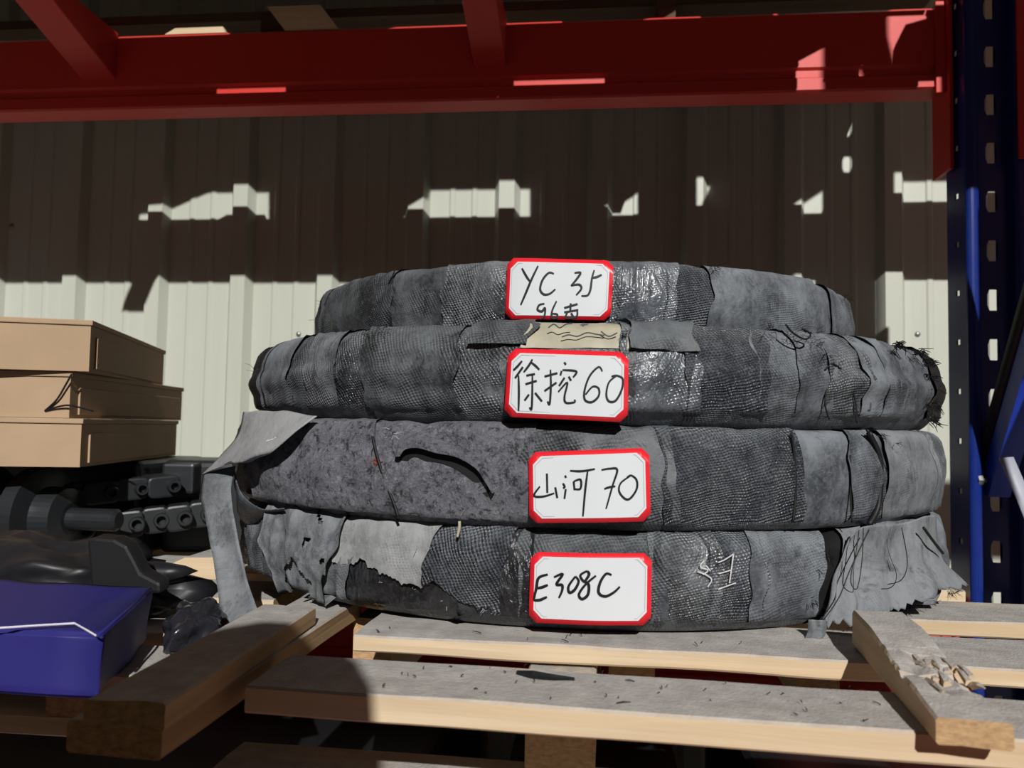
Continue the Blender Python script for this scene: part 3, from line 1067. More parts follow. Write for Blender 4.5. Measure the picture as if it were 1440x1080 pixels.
def band(g, t0, t1, mat, parent, off=0.0015, wr=0.0015, wfreq=60.0, slant=0.0, ragged=0.006, step=0.0032, seed=0, name='wrap_band', mask=None, lift=0.0015, s0=0.0, s1=None, crumple=0.0, zlim=None):
    """one turn of wrapping; t0, t1 = (angle at top, angle at bottom) of its two edges"""
    s1 = g.L if s1 is None else s1
    nv = max(8, int((s1 - s0) / (step * 1.35)))
    span = max(abs(t1[0] - t0[0]), abs(t1[1] - t0[1])) * g.R
    nu = max(6, int(span / step))
    P = np.empty((nu + 1, nv + 1, 3))
    UV = np.empty((nu + 1, nv + 1, 2))
    mk = np.ones((nu, nv), dtype=bool)
    for j in range(nv + 1):
        k = j / nv
        s = s0 + (s1 - s0) * k
        sk = min(max((s - g.seg[0]) / (g.L - 2 * g.seg[0]), 0.0), 1.0)
        ea = t0[0] + (t0[1] - t0[0]) * sk + noise.noise(Vector((s * 60, seed, 1.5))) * ragged / g.R
        eb = t1[0] + (t1[1] - t1[0]) * sk + noise.noise(Vector((s * 60, seed, 7.5))) * ragged / g.R
        for i in range(nu + 1):
            u = i / nu
            th = ea + (eb - ea) * u
            if zlim is not None:
                # the column ends at its own torn edge
                s_end = s_of_z(g, zlim(u, th * g.R))
                s = s0 + (s_end - s0) * k
            um = th * g.R
            ph = um * wfreq + s * slant * wfreq + 2.2 * noise.noise(Vector((um * 9, s * 14, seed)))
            w = (abs(math.sin(ph)) ** 1.5) * wr * (0.4 + 0.8 * abs(noise.noise(Vector((um * 20, s * 16, seed + 3)))))
            if crumple:
                q = Vector((um * 34, s * 34, seed * 1.7))
                w += crumple * (1.0 - 2.2 * abs(noise.noise(q))) + crumple * 0.5 * (0.5 - abs(noise.noise(q * 2.3)))
            edge = min(u, 1 - u) * span
            w += lift * math.exp(-edge / 0.006)
            P[i, j] = surf(g, th, s, off + w)
            UV[i, j] = (um, s)
    if mask is not None:
        for i in range(nu):
            for j in range(nv):
                c = UV[i, j]
                mk[i, j] = mask(Vector(P[i, j]), i / nu, (s0 + (s1 - s0) * j / nv))
    o = grid_mesh(name, P, MAT[mat], parent, mask=mk if mask is not None else None, uv=UV)
    return o


def core(g, parent):
    """dark ring under the wrapping, with its inner bore"""
    n = 160
    W2 = 0.115
    sec = [(-W2, 0.004), (-0.03, 0.001), (-0.010, 0.008), (-0.004, g.H * 0.5), (-0.010, g.H - 0.008), (-0.03, g.H - 0.001), (-W2, g.H - 0.004)]
    m = len(sec)
    vs, fs = [], []
    for i in range(n):
        a = 2 * math.pi * i / n
        for (dr, dz) in sec:
            vs.append((g.cx + (g.R + dr) * math.cos(a), g.cy + (g.R + dr) * math.sin(a), g.zb + dz))
    for i in range(n):
        for k in range(m):
            fs.append((i * m + k, ((i + 1) % n) * m + k, ((i + 1) % n) * m + (k + 1) % m, i * m + (k + 1) % m))
    return MB().add(vs, fs).build('ring_core', MAT['black'], parent, True)


def bands_px(g, parent, ytop, ybot, items, seed=0):
    """items: (x top, x bottom, material, options) edges from left to right; last item closes"""
    out = []
    for i in range(len(items) - 1):
        a, b = items[i], items[i + 1]
        t0 = (th_px(g, a[0], ytop), th_px(g, a[1], ybot))
        t1 = (th_px(g, b[0], ytop), th_px(g, b[1], ybot))
        if a[2] is None:
            continue
        ov = 0.006 / g.R
        kw = dict(a[3]) if len(a) > 3 else {}
        kw.setdefault('off', 0.001 + 0.0012 * (i % 2))
        out.append(band(g, (t0[0] - ov, t0[1] - ov), (t1[0] + ov, t1[1] + ov), a[2], parent, seed=seed + i * 3.7, **kw))
    return out


def back_bands(g, parent, xl, xr, ymid, seed):
    """turns round the far side"""
    a = th_px(g, xr, ymid)
    b = th_px(g, xl, ymid) + 2 * math.pi if th_px(g, xl, ymid) < a else th_px(g, xl, ymid)
    n = 9
    for i in range(n):
        t0 = a + (b - a) * i / n - 0.012
        t1 = a + (b - a) * (i + 1) / n + 0.012
        band(g, (t0, t0), (t1, t1), ('dusty', 'grime', 'dark')[i % 3], parent, off=0.001 + 0.0012 * (i % 2), step=0.011, seed=seed + i, ragged=0.004)


def threads(g, parent, spots, seed, name='frayed_threads', mat='black', n_each=14, ln=(0.005, 0.012), rad=0.0003, outw=0.45):
    """tufts of torn threads at (px, py) spots"""
    rn = random.Random(seed)
    mb = MB()
    for (px, py, spread) in spots:
        for k in range(n_each):
            p = unC(px + rn.uniform(-spread, spread), py + rn.uniform(-spread, spread) * 0.6, g.cx, g.cy, g.R + 0.003)
            out = Vector((p.x - g.cx, p.y - g.cy, 0)).normalized()
            d = (out * rn.uniform(0.05, outw) + Vector((rn.uniform(-1, 1), rn.uniform(-0.5, 0.5), rn.uniform(-1, 0.5)))).normalized()
            l = rn.uniform(*ln) * rn.uniform(0.4, 1.0)
            bend = Vector((rn.uniform(-1, 1), rn.uniform(-1, 1), rn.uniform(-1, 0.3))) * l * 0.35
            mb.tube([p, p + d * l * 0.5, p + d * l + bend], [rad, rad * 0.9, rad * 0.5], 3, False)
    o = mb.build(name, MAT[mat], parent)
    tag(o, kind='stuff')
    return o


def string(g, parent, pix, rad=0.0006, mat='black', off=0.006, name='string'):
    pts = [unC(px, py, g.cx, g.cy, g.R + off) for (px, py) in pix]
    return MB().tube(smooth_line(pts), rad, 5).build(name, MAT[mat], parent, True)


def smooth_line(pts, k=5):
    if len(pts) < 3:
        return pts
    out = []
    n = len(pts)
    for i in range(n - 1):
        p0, p1, p2, p3 = pts[max(i - 1, 0)], pts[i], pts[i + 1], pts[min(i + 2, n - 1)]
        for j in range(k):
            t = j / k
            out.append(0.5 * ((2 * p1) + (p2 - p0) * t + (2 * p0 - 5 * p1 + 4 * p2 - p3) * t * t + (3 * p1 - p0 - 3 * p2 + p3) * t ** 3))
    out.append(pts[-1])
    return out


# ---------------- stickers
def sticker(g, parent, corners, strokes, crop, label, off=0.008, curl=0.0, width=1.0):
    """corners in photograph pixels TL TR BR BL; strokes in crop pixels"""
    Rr = g.R + off
    thz = []
    for (px, py) in corners:
        p = unC(px, py, g.cx, g.cy, Rr)
        thz.append((math.atan2(p.y - g.cy, p.x - g.cx), p.z))

    def at(u, v, o=0.0):
        a = (1 - u) * (1 - v) * thz[0][0] + u * (1 - v) * thz[1][0] + u * v * thz[2][0] + (1 - u) * v * thz[3][0]
        z = (1 - u) * (1 - v) * thz[0][1] + u * (1 - v) * thz[1][1] + u * v * thz[2][1] + (1 - u) * v * thz[3][1]
        wav = 0.0008 * math.sin(u * 7 + g.seed) + curl * (u - 0.5) ** 2
        r = Rr + o + wav
        return Vector((g.cx + r * math.cos(a), g.cy + r * math.sin(a), z))

    # sizes in metres for equal margins
    wm = (at(1, 0.5) - at(0, 0.5)).length
    hm = (at(0.5, 1) - at(0.5, 0)).length
    card = sheet_poly('label_card', oct_poly(0, 0, wm, hm, 0.006), wm, hm, at, 0.0, MAT['labelred'], parent, 0.0005)
    tag(card, label)
    inn = 0.0036
    sheet_poly('white_field', oct_poly(inn, inn, wm - inn, hm - inn, 0.0066), wm, hm, at, 0.00045, MAT['white'], card)
    # fine printed frame line
    li = inn + 0.0016
    pol = oct_poly(li, li, wm - li, hm - li, 0.0062)
    ribbon('printed_line', [pol + [pol[0]]], 0.00035, lambda p: at(p[0] / wm, p[1] / hm, 0.00075), MAT['greyline'], card)
    # handwriting
    ox, oy, sc_ = crop
    lines = []
    for st_ in strokes:
        pts = [Vector((ox + x / sc_, oy + y / sc_, 0)) for (x, y) in st_]
        lines.append(smooth_line(pts, 6))

    def topix(p):
        c = unC(p[0], p[1], g.cx, g.cy, Rr)
        a, z = math.atan2(c.y - g.cy, c.x - g.cx), c.z
        # same wave as the card
        u = (a - thz[0][0]) / (thz[1][0] - thz[0][0])
        r = Rr + 0.0011 + 0.0008 * math.sin(u * 7 + g.seed) + curl * (u - 0.5) ** 2
        return Vector((g.cx + r * math.cos(a), g.cy + r * math.sin(a), z))

    ribbon('handwriting', [[(q.x, q.y) for q in l] for l in lines], 2.7 * width, topix, MAT['ink'], card, taper=True)
    return card


def oct_poly(x0, y0, x1, y1, c):
    return [(x0 + c, y0), (x1 - c, y0), (x1, y0 + c), (x1, y1 - c), (x1 - c, y1), (x0 + c, y1), (x0, y1 - c), (x0, y0 + c)]


def sheet_poly(name, poly, wm, hm, at, o, mat, parent, thick=0.0):
    """convex polygon in label metres mapped on the curved card, cut in vertical strips"""
    xs = [p[0] for p in poly]
    x0, x1 = min(xs), max(xs)
    cuts = sorted(set([round(x, 6) for x in xs] + [x0 + (x1 - x0) * i / 14 for i in range(15)]))

    def span(x):
        ys = []
        n = len(poly)
        for i in range(n):
            (ax, ay), (bx_, by_) = poly[i], poly[(i + 1) % n]
            if abs(ax - bx_) < 1e-9:
                if abs(ax - x) < 1e-6:
                    ys += [ay, by_]
                continue
            t = (x - ax) / (bx_ - ax)
            if -1e-6 <= t <= 1 + 1e-6:
                ys.append(ay + (by_ - ay) * t)
        return min(ys), max(ys)
    vs, fs = [], []
    m = 6
    for x in cuts:
        a, b = span(min(max(x, x0), x1))
        for j in range(m + 1):
            y = a + (b - a) * j / m
            vs.append(at(x / wm, y / hm, o))
    for i in range(len(cuts) - 1):
        for j in range(m):
            q = i * (m + 1) + j
            fs.append((q, q + m + 1, q + m + 2, q + 1))
    me = bpy.data.meshes.new(name)
    me.from_pydata([tuple(v) for v in vs], [], fs)
    ob = link(name, me, mat, parent, True)
    if thick:
        bm = bmesh.new()
        bm.from_mesh(me)
        bmesh.ops.recalc_face_normals(bm, faces=bm.faces)
        ex = bmesh.ops.extrude_face_region(bm, geom=list(bm.faces))
        # back side pulled to the axis by the thickness
        c = Vector((vs[0].x, vs[0].y, 0))
        for v in [e for e in ex['geom'] if isinstance(e, bmesh.types.BMVert)]:
            d = Vector((v.co.x, v.co.y, 0)).normalized()
            v.co += d * thick
        bmesh.ops.recalc_face_normals(bm, faces=bm.faces)
        bm.to_mesh(me)
        bm.free()
    return ob


def ribbon(name, lines, w, fn, mat, parent, taper=False):
    mb = MB()
    for ln in lines:
        n = len(ln)
        L, Rr = [], []
        for i in range(n):
            a, b = ln[max(i - 1, 0)], ln[min(i + 1, n - 1)]
            dx, dy = b[0] - a[0], b[1] - a[1]
            l = math.hypot(dx, dy) or 1
            k = 0.5 * w
            if taper:
                k *= 0.75 + 0.4 * math.sin(math.pi * (i + 0.6) / (n + 0.2)) 
            nx, ny = -dy / l * k, dx / l * k
            L.append(fn((ln[i][0] + nx, ln[i][1] + ny)))
            Rr.append(fn((ln[i][0] - nx, ln[i][1] - ny)))
        mb.add(L + Rr, [(i, i + 1, n + i + 1, n + i) for i in range(n - 1)])
    return mb.build(name, mat, parent)


def zpx(y, dist, x=820):
    d = ray(x, y)
    return d.z * dist / math.hypot(d.x, d.y)


d1, d2, d3, d4 = 0.757, 0.652, 0.657, 0.660
z4b = ZD + 0.0005
z34 = zpx(748, d4)
z23 = zpx(602, d3)
z12 = zpx(459, 0.678)
z1t = zpx(366, d1)
G4 = ring_geom(352, 1322, d4, z4b, z34, rc=0.022, bulge=0.006, seed=4)
G3 = ring_geom(338, 1318, d3, z34 + 0.0005, z23, rc=0.013, bulge=0.007, seed=3)
G2 = ring_geom(358, 1315, d2, z23 + 0.0005, z12, rc=0.030, bulge=0.008, seed=2)
G1 = ring_geom(447, 1191, d1, z12 + 0.0005, z1t, rc=0.012, bulge=0.006, seed=1)
for nm, g in (('G1', G1), ('G2', G2), ('G3', G3), ('G4', G4)):
    print(nm, round(g.cx, 3), round(g.cy, 3), 'R', round(g.R, 3), 'z', round(g.zb, 3), round(g.zt, 3))


def ring_thing(g, label):
    o = tag(empty('wrapped_ring', (g.cx, g.cy, g.zb)), label, 'wrapped ring', 'stack of four wrapped rings')
    core(g, o)
    return o


# ---- ring 1 (top, smallest)
r1 = ring_thing(G1, 'topmost and smallest of the four grey wrapped rings')
bands_px(G1, r1, 385, 450, [
    (440, 447, 'black', dict(crumple=0.002)), (462, 462, 'dark', dict(wr=0.003, wfreq=120, slant=0.4)), (556, 548, 'dark', dict(wr=0.0014, wfreq=60)),
    (634, 632, 'grime', dict(wr=0.001)), (722, 722, 'dark', {}), (858, 858, 'film', dict(off=0.002, wr=0.001)), (945, 940, 'woven', dict(wr=0.0008)), (1005, 998, 'dusty', dict(off=0.0028, wr=0.0008)),
    (1136, 1132, 'dusty', dict(off=0.001)), (1166, 1164, 'dusty', dict(off=0.0035)), (1192, 1193, 'dark', {})], 11)
back_bands(G1, r1, 441, 1191.5, 410, 12)
YC = (690, 350, 4.154)
sticker(G1, r1, [(714, 363), (863, 367), (858.5, 451), (710.5, 449)], [
    [(185, 115), (210, 160), (230, 190)], [(278, 100), (240, 180), (205, 265), (178, 328)],
    [(370, 145), (340, 140), (305, 180), (290, 235), (310, 265), (345, 262), (378, 235)],
    [(490, 140), (525, 140), (500, 180), (470, 215)], [(470, 215), (515, 208), (530, 232), (500, 270)],
    [(605, 125), (592, 170), (582, 240), (565, 272), (530, 275)], [(592, 170), (620, 165), (648, 152)],
    [(315, 320), (285, 328), (275, 355), (300, 365), (318, 345), (315, 390), (290, 412)],
    [(385, 305), (360, 360), (358, 400), (385, 402), (388, 382), (362, 378)],
    [(430, 345), (508, 322)], [(468, 318), (465, 365)], [(430, 370), (512, 357)], [(450, 368), (440, 402), (500, 396), (506, 362)], [(470, 375), (482, 395)]],
    YC, 'white label with red border and two lines of handwriting', 0.0098)
threads(G1, r1, [(455, 425, 9), (450, 448, 8), (1003, 377, 6), (1190, 418, 5)], 3, n_each=12)
string(G1, r1, [(556, 378), (552, 388), (546, 399)], 0.0007)

# ---- ring 2
r2 = ring_thing(G2, 'second wrapped ring from the top, frayed black edge at the right')
bands_px(G2, r2, 470, 595, [
    (345, 352, 'black', dict(crumple=0.0015)), (374, 374, 'dusty', dict(wr=0.002, off=0.003)), (412, 416, 'dark', dict(off=0.001)), (440, 442, 'grime', dict(off=0.003)), (470, 474, 'grime', dict(wr=0.002)),
    (520, 528, 'dark', dict(off=0.0035, wr=0.002, crumple=0.001)), (632, 640, 'grime', dict(wr=0.002, crumple=0.001)), (715, 715, 'dark', {}), (884, 884, 'film', dict(wr=0.004, wfreq=70, slant=0.8, off=0.002)),
    (975, 970, 'woven', dict(off=0.003, wr=0.001)), (1072, 1070, 'dusty', dict(off=0.002, wr=0.0012)), (1128, 1120, 'dusty', dict(off=0.003, wr=0.002)), (1165, 1158, 'grime', dict(crumple=0.004, off=0.0005)),
    (1210, 1206, 'dusty', dict(off=0.003, crumple=0.002)), (1240, 1238, 'dusty', dict(off=0.004, wr=0.002)), (1266, 1264, 'dusty', dict(off=0.002)), (1300, 1303, 'black', dict(crumple=0.002))], 23)
# last black turn
tA = th_px(G2, 1300, 560)
band(G2, (tA, tA), (tA + 0.25, tA + 0.25), 'black', r2, off=0.002, crumple=0.002)
back_bands(G2, r2, 352, 1313, 540, 31)
XW = (690, 350, 4.154)
sticker(G2, r2, [(715, 490), (884, 495.6), (882.6, 594), (709, 586)], [
    [(185, 655), (160, 685), (135, 710)], [(190, 690), (145, 755)], [(165, 740), (167, 840), (165, 945)], [(245, 645), (225, 680), (195, 720)], [(240, 665), (262, 682), (285, 705)],
    [(210, 740), (260, 730)], [(205, 790), (270, 770)], [(245, 740), (244, 850), (240, 935), (228, 925)], [(225, 850), (200, 885)], [(260, 840), (300, 890)],
    [(315, 745), (390, 725)], [(350, 705), (352, 800), (345, 905), (332, 890)], [(315, 830), (385, 780)], [(430, 662), (440, 676)], [(415, 712), (408, 738)], [(420, 707), (500, 715), (482, 750)],
    [(432, 752), (400, 800)], [(456, 745), (470, 770)], [(395, 835), (448, 780), (432, 860), (440, 898), (490, 895), (490, 880)],
    [(652, 715), (630, 690), (580, 740), (550, 820), (550, 880), (590, 895), (630, 860), (630, 815), (595, 805), (555, 850)],
    [(735, 740), (690, 780), (675, 850), (690, 890), (730, 885), (765, 820), (770, 760), (735, 740), (705, 745)]],
    XW, 'white label with red border, two characters and the number 60', 0.0125)
# cream tape scrap over the upper edge
sA = 0.034
t0, t1 = th_px(G2, 738, 478), th_px(G2, 884, 478)
band(G2, (t0, t0), (t1, t1), 'dusty', r2, off=0.0025, wr=0.0015, wfreq=40, s0=sA, s1=s_of_z(G2, zpx(492, d2)), name='tape_scrap', seed=9, ragged=0.008, crumple=0.0012)
ts = [o for o in col.objects if o.name.startswith('tape_scrap')][-1]
ts.data.materials.clear()
ts.data.materials.append(MAT['cream'])
tag(ts, 'torn cream tape scrap above the label')
ribbon('scribble', [[(q.x, q.y) for q in smooth_line([Vector((x, y, 0)) for (x, y) in l])] for l in (
    [(771, 461), (779, 456), (787, 461), (796, 456), (805, 455)], [(790, 474), (800, 471), (812, 473), (825, 468), (838, 470), (850, 472)], [(845, 466), (856, 473), (868, 468)])], 2.0,
    lambda p: unC(p[0], p[1], G2.cx, G2.cy, G2.R + 0.004), MAT['greyink'], ts)
t0, t1 = th_px(G2, 878, 478), th_px(G2, 985, 478)
band(G2, (t0, t0), (t1, t1), 'dark', r2, off=0.005, wr=0.003, s0=0.02, s1=s_of_z(G2, zpx(493, d2)), name='torn_flap', seed=14, ragged=0.012, crumple=0.003)
t0, t1 = th_px(G2, 655, 478), th_px(G2, 745, 478)
band(G2, (t0, t0), (t1, t1), 'dark', r2, off=0.005, wr=0.003, s0=0.03, s1=s_of_z(G2, zpx(488, d2)), name='torn_flap', seed=15, ragged=0.012, crumple=0.003)
threads(G2, r2, [(1306, 510, 8), (1308, 530, 8), (1310, 550, 9), (1311, 570, 9), (1311, 590, 9), (1290, 494, 8), (1262, 484, 8)], 5, n_each=34, ln=(0.005, 0.011), rad=0.0006, outw=0.9)
threads(G2, r2, [(1085, 464, 9), (1115, 470, 9), (1140, 468, 12), (1150, 480, 10), (1160, 500, 7), (1200, 520, 7), (1225, 545, 7), (1258, 540, 6), (535, 462, 10), (515, 470, 8), (880, 470, 7), (362, 520, 6)], 6, n_each=12, ln=(0.005, 0.014))
string(G2, r2, [(1105, 456), (1115, 468), (1132, 477), (1140, 470), (1128, 462)], 0.0009, off=0.012)
string(G2, r2, [(1160, 520), (1172, 512), (1190, 528), (1202, 560), (1205, 595)], 0.0008)
string(G2, r2, [(1193, 531), (1215, 530), (1238, 531)], 0.0008, off=0.009)
string(G2, r2, [(1165, 540), (1160, 565), (1166, 590)], 0.0008)

# ---- ring 3
r3 = ring_thing(G3, 'third wrapped ring from the top, fuzzy felt on its left half')
bands_px(G3, r3, 612, 738, [
    (338, 338, 'dark', dict(crumple=0.002)), (352, 372, 'felt', dict(off=0.004, wr=0.003, wfreq=20, crumple=0.0015)), (515, 562, 'felt', dict(off=0.0025, wr=0.003, wfreq=26, crumple=0.002)), (742, 742, 'dark', dict(crumple=0.001)),
    (930, 946, 'woven', dict(off=0.003, wr=0.0008)), (1113, 1118, 'dusty', dict(off=0.001, wr=0.001, wfreq=90)), (1192, 1196, 'dusty', dict(off=0.003, wr=0.002)), (1222, 1232, 'dusty', dict(off=0.0005, wr=0.002)),
    (1240, 1240, 'dustier', dict(off=0.004, wr=0.0006)), (1303, 1300, 'dusty', dict(off=0.003)), (1317, 1317, 'dusty', {})], 43)
back_bands(G3, r3, 337, 1316, 670, 51)
sticker(G3, r3, [(743, 636), (913, 629.5), (915.6, 733), (744.6, 735.6)], [
    [(190, 215), (192, 320)], [(152, 285), (120, 335), (170, 340), (230, 322)], [(235, 290), (246, 348)],
    [(288, 226), (294, 238)], [(276, 268), (286, 286), (278, 296)], [(292, 300), (285, 352)],
    [(315, 200), (380, 202), (450, 190)], [(335, 258), (340, 305)], [(335, 258), (372, 248), (372, 296), (342, 300)], [(410, 205), (398, 300), (385, 447)],
    [(485, 195), (530, 188), (570, 195), (545, 280), (510, 405)], [(500, 298), (530, 288), (560, 284)],
    [(640, 228), (590, 265), (580, 310), (610, 350), (640, 350), (675, 300), (675, 250), (645, 225), (622, 236)]],
    (720, 610, 3.86), 'white label with red border, two characters and the number 70', 0.0135)
# cut flap on the felt: a lip with the dark gash under it
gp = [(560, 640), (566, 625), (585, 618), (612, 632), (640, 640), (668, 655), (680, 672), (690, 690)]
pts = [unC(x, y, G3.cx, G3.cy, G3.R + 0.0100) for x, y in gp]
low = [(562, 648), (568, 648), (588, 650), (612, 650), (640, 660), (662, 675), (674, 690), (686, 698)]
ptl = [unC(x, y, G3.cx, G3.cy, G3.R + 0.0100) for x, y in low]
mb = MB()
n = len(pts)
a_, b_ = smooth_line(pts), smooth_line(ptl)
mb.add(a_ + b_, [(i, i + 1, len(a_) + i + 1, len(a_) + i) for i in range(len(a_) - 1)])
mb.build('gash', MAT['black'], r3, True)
fl = [(556, 642), (562, 618), (585, 606), (615, 617), (645, 626), (672, 642), (688, 664), (697, 692)]
ptf = smooth_line([unC(x, y, G3.cx, G3.cy, G3.R + 0.007) for x, y in fl])
pin = [unC(x, y, G3.cx, G3.cy, G3.R + 0.018) for x, y in [(562, 642), (570, 632), (588, 630), (613, 637), (642, 643), (668, 658), (681, 676), (692, 694)]]
pin = smooth_line(pin)
P = np.array([[list(ptf[i].lerp(pin[i], k / 5) + (ptf[i] - Vector((G3.cx, G3.cy, ptf[i].z))).normalized() * 0.004 * math.sin(math.pi * k / 5)) for k in range(6)] for i in range(len(ptf))])
UVf = np.array([[(i * 0.005, k * 0.004) for k in range(6)] for i in range(len(ptf))])
grid_mesh('torn_lip', P, MAT['felt'], r3, uv=UVf)
string(G3, r3, [(524, 614), (530, 640), (541, 675), (553, 705), (560, 726)], 0.0013, off=0.0095)
threads(G3, r3, [(560, 612, 14), (620, 640, 16), (700, 625, 14), (470, 640, 20), (650, 700, 16), (600, 690, 20), (720, 690, 12)], 8, 'felt_hairs', 'dusty' if False else 'strap', 26, (0.004, 0.012), 0.0002)
mb = MB()
rn = random.Random(3)
for k in range(10):
    p = unC(516 + rn.uniform(-12, 14), 657 + rn.uniform(-9, 7), G3.cx, G3.cy, G3.R + 0.0105)
    mb.tube([p, p + Vector((rn.uniform(-.004, .004), 0, rn.uniform(-.003, .004))), p + Vector((rn.uniform(-.008, .008), -0.001, rn.uniform(-.003, .005)))], 0.00045, 3)
mb.build('red_fibres', mat_plain('red_fibre', (0.35, 0.05, 0.02), 0.7, 0.2), r3)
threads(G3, r3, [(1238, 612, 6), (1256, 626, 5), (1300, 740, 5), (1312, 655, 3)], 9, n_each=8)
string(G3, r3, [(1219, 604), (1230, 625), (1243, 655), (1254, 680)], 0.0012, off=0.007)
string(G3, r3, [(1113, 608), (1117, 640), (1119, 690), (1115, 735)], 0.0012, off=0.0055)
string(G3, r3, [(1222, 608), (1236, 640), (1238, 680), (1234, 715), (1222, 738)], 0.0028, off=0.006)
string(G3, r3, [(1196, 640), (1196, 690), (1198, 735)], 0.0008, off=0.0075)

# ---- ring 4 (bottom)
r4 = ring_thing(G4, 'bottom wrapped ring with torn cloth and a flared hem, resting on the pallet')
bands_px(G4, r4, 762, 872, [
    (342, 350, 'dusty', dict(crumple=0.004)), (385, 420, 'dustier', dict(crumple=0.004, wr=0.004, wfreq=40, slant=1.0, off=0.004)), (512, 480, 'black', dict(crumple=0.002, off=0.0)), (528, 490, 'tear', dict(off=0.001, wr=0.004, wfreq=50, slant=-1.2, crumple=0.002)),
    (640, 640, 'tear', dict(off=0.001, crumple=0.003)), (742, 742, 'dark', dict(crumple=0.001)), (922, 922, 'grime', dict(wr=0.001, off=0.0025)), (1000, 1000, 'woven', dict(off=0.002, wr=0.001)), (1062, 1060, 'dusty', dict(off=0.003, wr=0.0006)),
    (1162, 1126, 'black', dict(off=0.0)), (1200, 1160, 'dustier', dict(off=0.003, wr=0.003, wfreq=50, slant=0.6)), (1240, 1240, 'dusty', dict(off=0.004, wr=0.004, wfreq=45, slant=-0.5)), (1319, 1319, 'dusty', {})], 63)
back_bands(G4, r4, 343, 1318, 815, 71)


def torn(u, um):
    a_, b_ = zpx(812, d4), zpx(862, d4)
    lim = a_ - (a_ - b_) * max(0.0, (u - 0.12) / 0.88) ** 1.1
    return lim + noise.noise(Vector((um * 30, 3, 1))) * 0.011 + noise.noise(Vector((um * 95, 8, 1))) * 0.006 + noise.noise(Vector((um * 310, 2, 6))) * 0.003


t0 = (th_px(G4, 520, 748), th_px(G4, 478, 870))
t1 = (th_px(G4, 745, 748), th_px(G4, 705, 870))
tm0 = tuple(a + (b - a) * 0.60 for a, b in zip(t0, t1))
tm1 = tuple(a + (b - a) * 0.53 for a, b in zip(t0, t1))
pt = band(G4, tm1, t1, 'woven', r4, off=0.0070, wr=0.0025, wfreq=30, slant=-0.8, name='torn_cloth', seed=22, zlim=lambda u, um: torn(0.53 + 0.47 * u, um), step=0.0016, ragged=0.003, lift=0.001)
tag(pt, 'shiny woven patch with a ragged lower edge')
pt = band(G4, t0, tm0, 'pale', r4, off=0.0085, wr=0.0012, wfreq=30, name='torn_cloth', seed=21, zlim=lambda u, um: torn(0.60 * u, um), step=0.0016, ragged=0.003, lift=0.002)
tag(pt, 'pale dusty cloth patch with a ragged lower edge')


def hole(p, u, s):
    q = noise.noise(Vector((p.x * 45, p.z * 45, 2.2))) + 0.5 * noise.noise(Vector((p.x * 120, p.z * 120, 4.2)))
    c = unC(425, 808, G4.cx, G4.cy, G4.R)
    return ((p - c).length / 0.030 + q * 1.2) > 0.75 and q > -0.44


t0 = (th_px(G4, 378, 752), th_px(G4, 415, 872))
t1 = (th_px(G4, 500, 748), th_px(G4, 464, 872))
pt = band(G4, t0, t1, 'dustier', r4, off=0.0105, wr=0.004, wfreq=34, slant=0.9, name='torn_cloth', seed=24, mask=hole, step=0.0013, ragged=0.008, crumple=0.003, lift=0.003)
tag(pt, 'crumpled dusty cloth patch with holes')
sticker(G4, r4, [(746, 776), (917, 778), (915.6, 879.5), (743.3, 875.5)], [
    [(195, 763), (145, 782), (132, 840), (118, 900)], [(138, 838), (165, 832), (195, 820)], [(118, 902), (150, 902), (190, 885)],
    [(228, 778), (276, 760), (242, 815), (272, 820), (272, 850), (255, 890)],
    [(345, 772), (308, 825), (312, 860), (340, 845), (362, 800), (345, 772)],
    [(408, 742), (372, 765), (385, 795), (415, 815), (412, 870), (380, 895), (364, 868), (400, 815), (455, 768)], [(408, 742), (418, 762), (395, 800)],
    [(540, 765), (510, 758), (478, 805), (470, 860), (505, 880), (550, 860), (585, 828)]],
    (720, 610, 3.86), 'white label with red border and bold handwriting in its upper half', 0.0125, width=1.35)
CK = (680, 590, 3.484)
ribbon('chalk_mark', [[(CK[0] + q.x / CK[2], CK[1] + q.y / CK[2]) for q in smooth_line([Vector((x, y, 0)) for (x, y) in l])] for l in (
    [(1225, 658), (1215, 730), (1205, 800)], [(1225, 658), (1185, 685), (1150, 700)], [(1210, 738), (1178, 748), (1152, 755)], [(1237, 800), (1195, 815), (1150, 832)],
    [(1082, 690), (1062, 720), (1100, 738), (1075, 760)], [(1050, 745), (1090, 760), (1118, 785), (1098, 820)], [(1090, 715), (1112, 742)])], 1.7,
    lambda p: unC(p[0], p[1], G4.cx, G4.cy, G4.R + 0.0105), MAT['chalk'], r4)
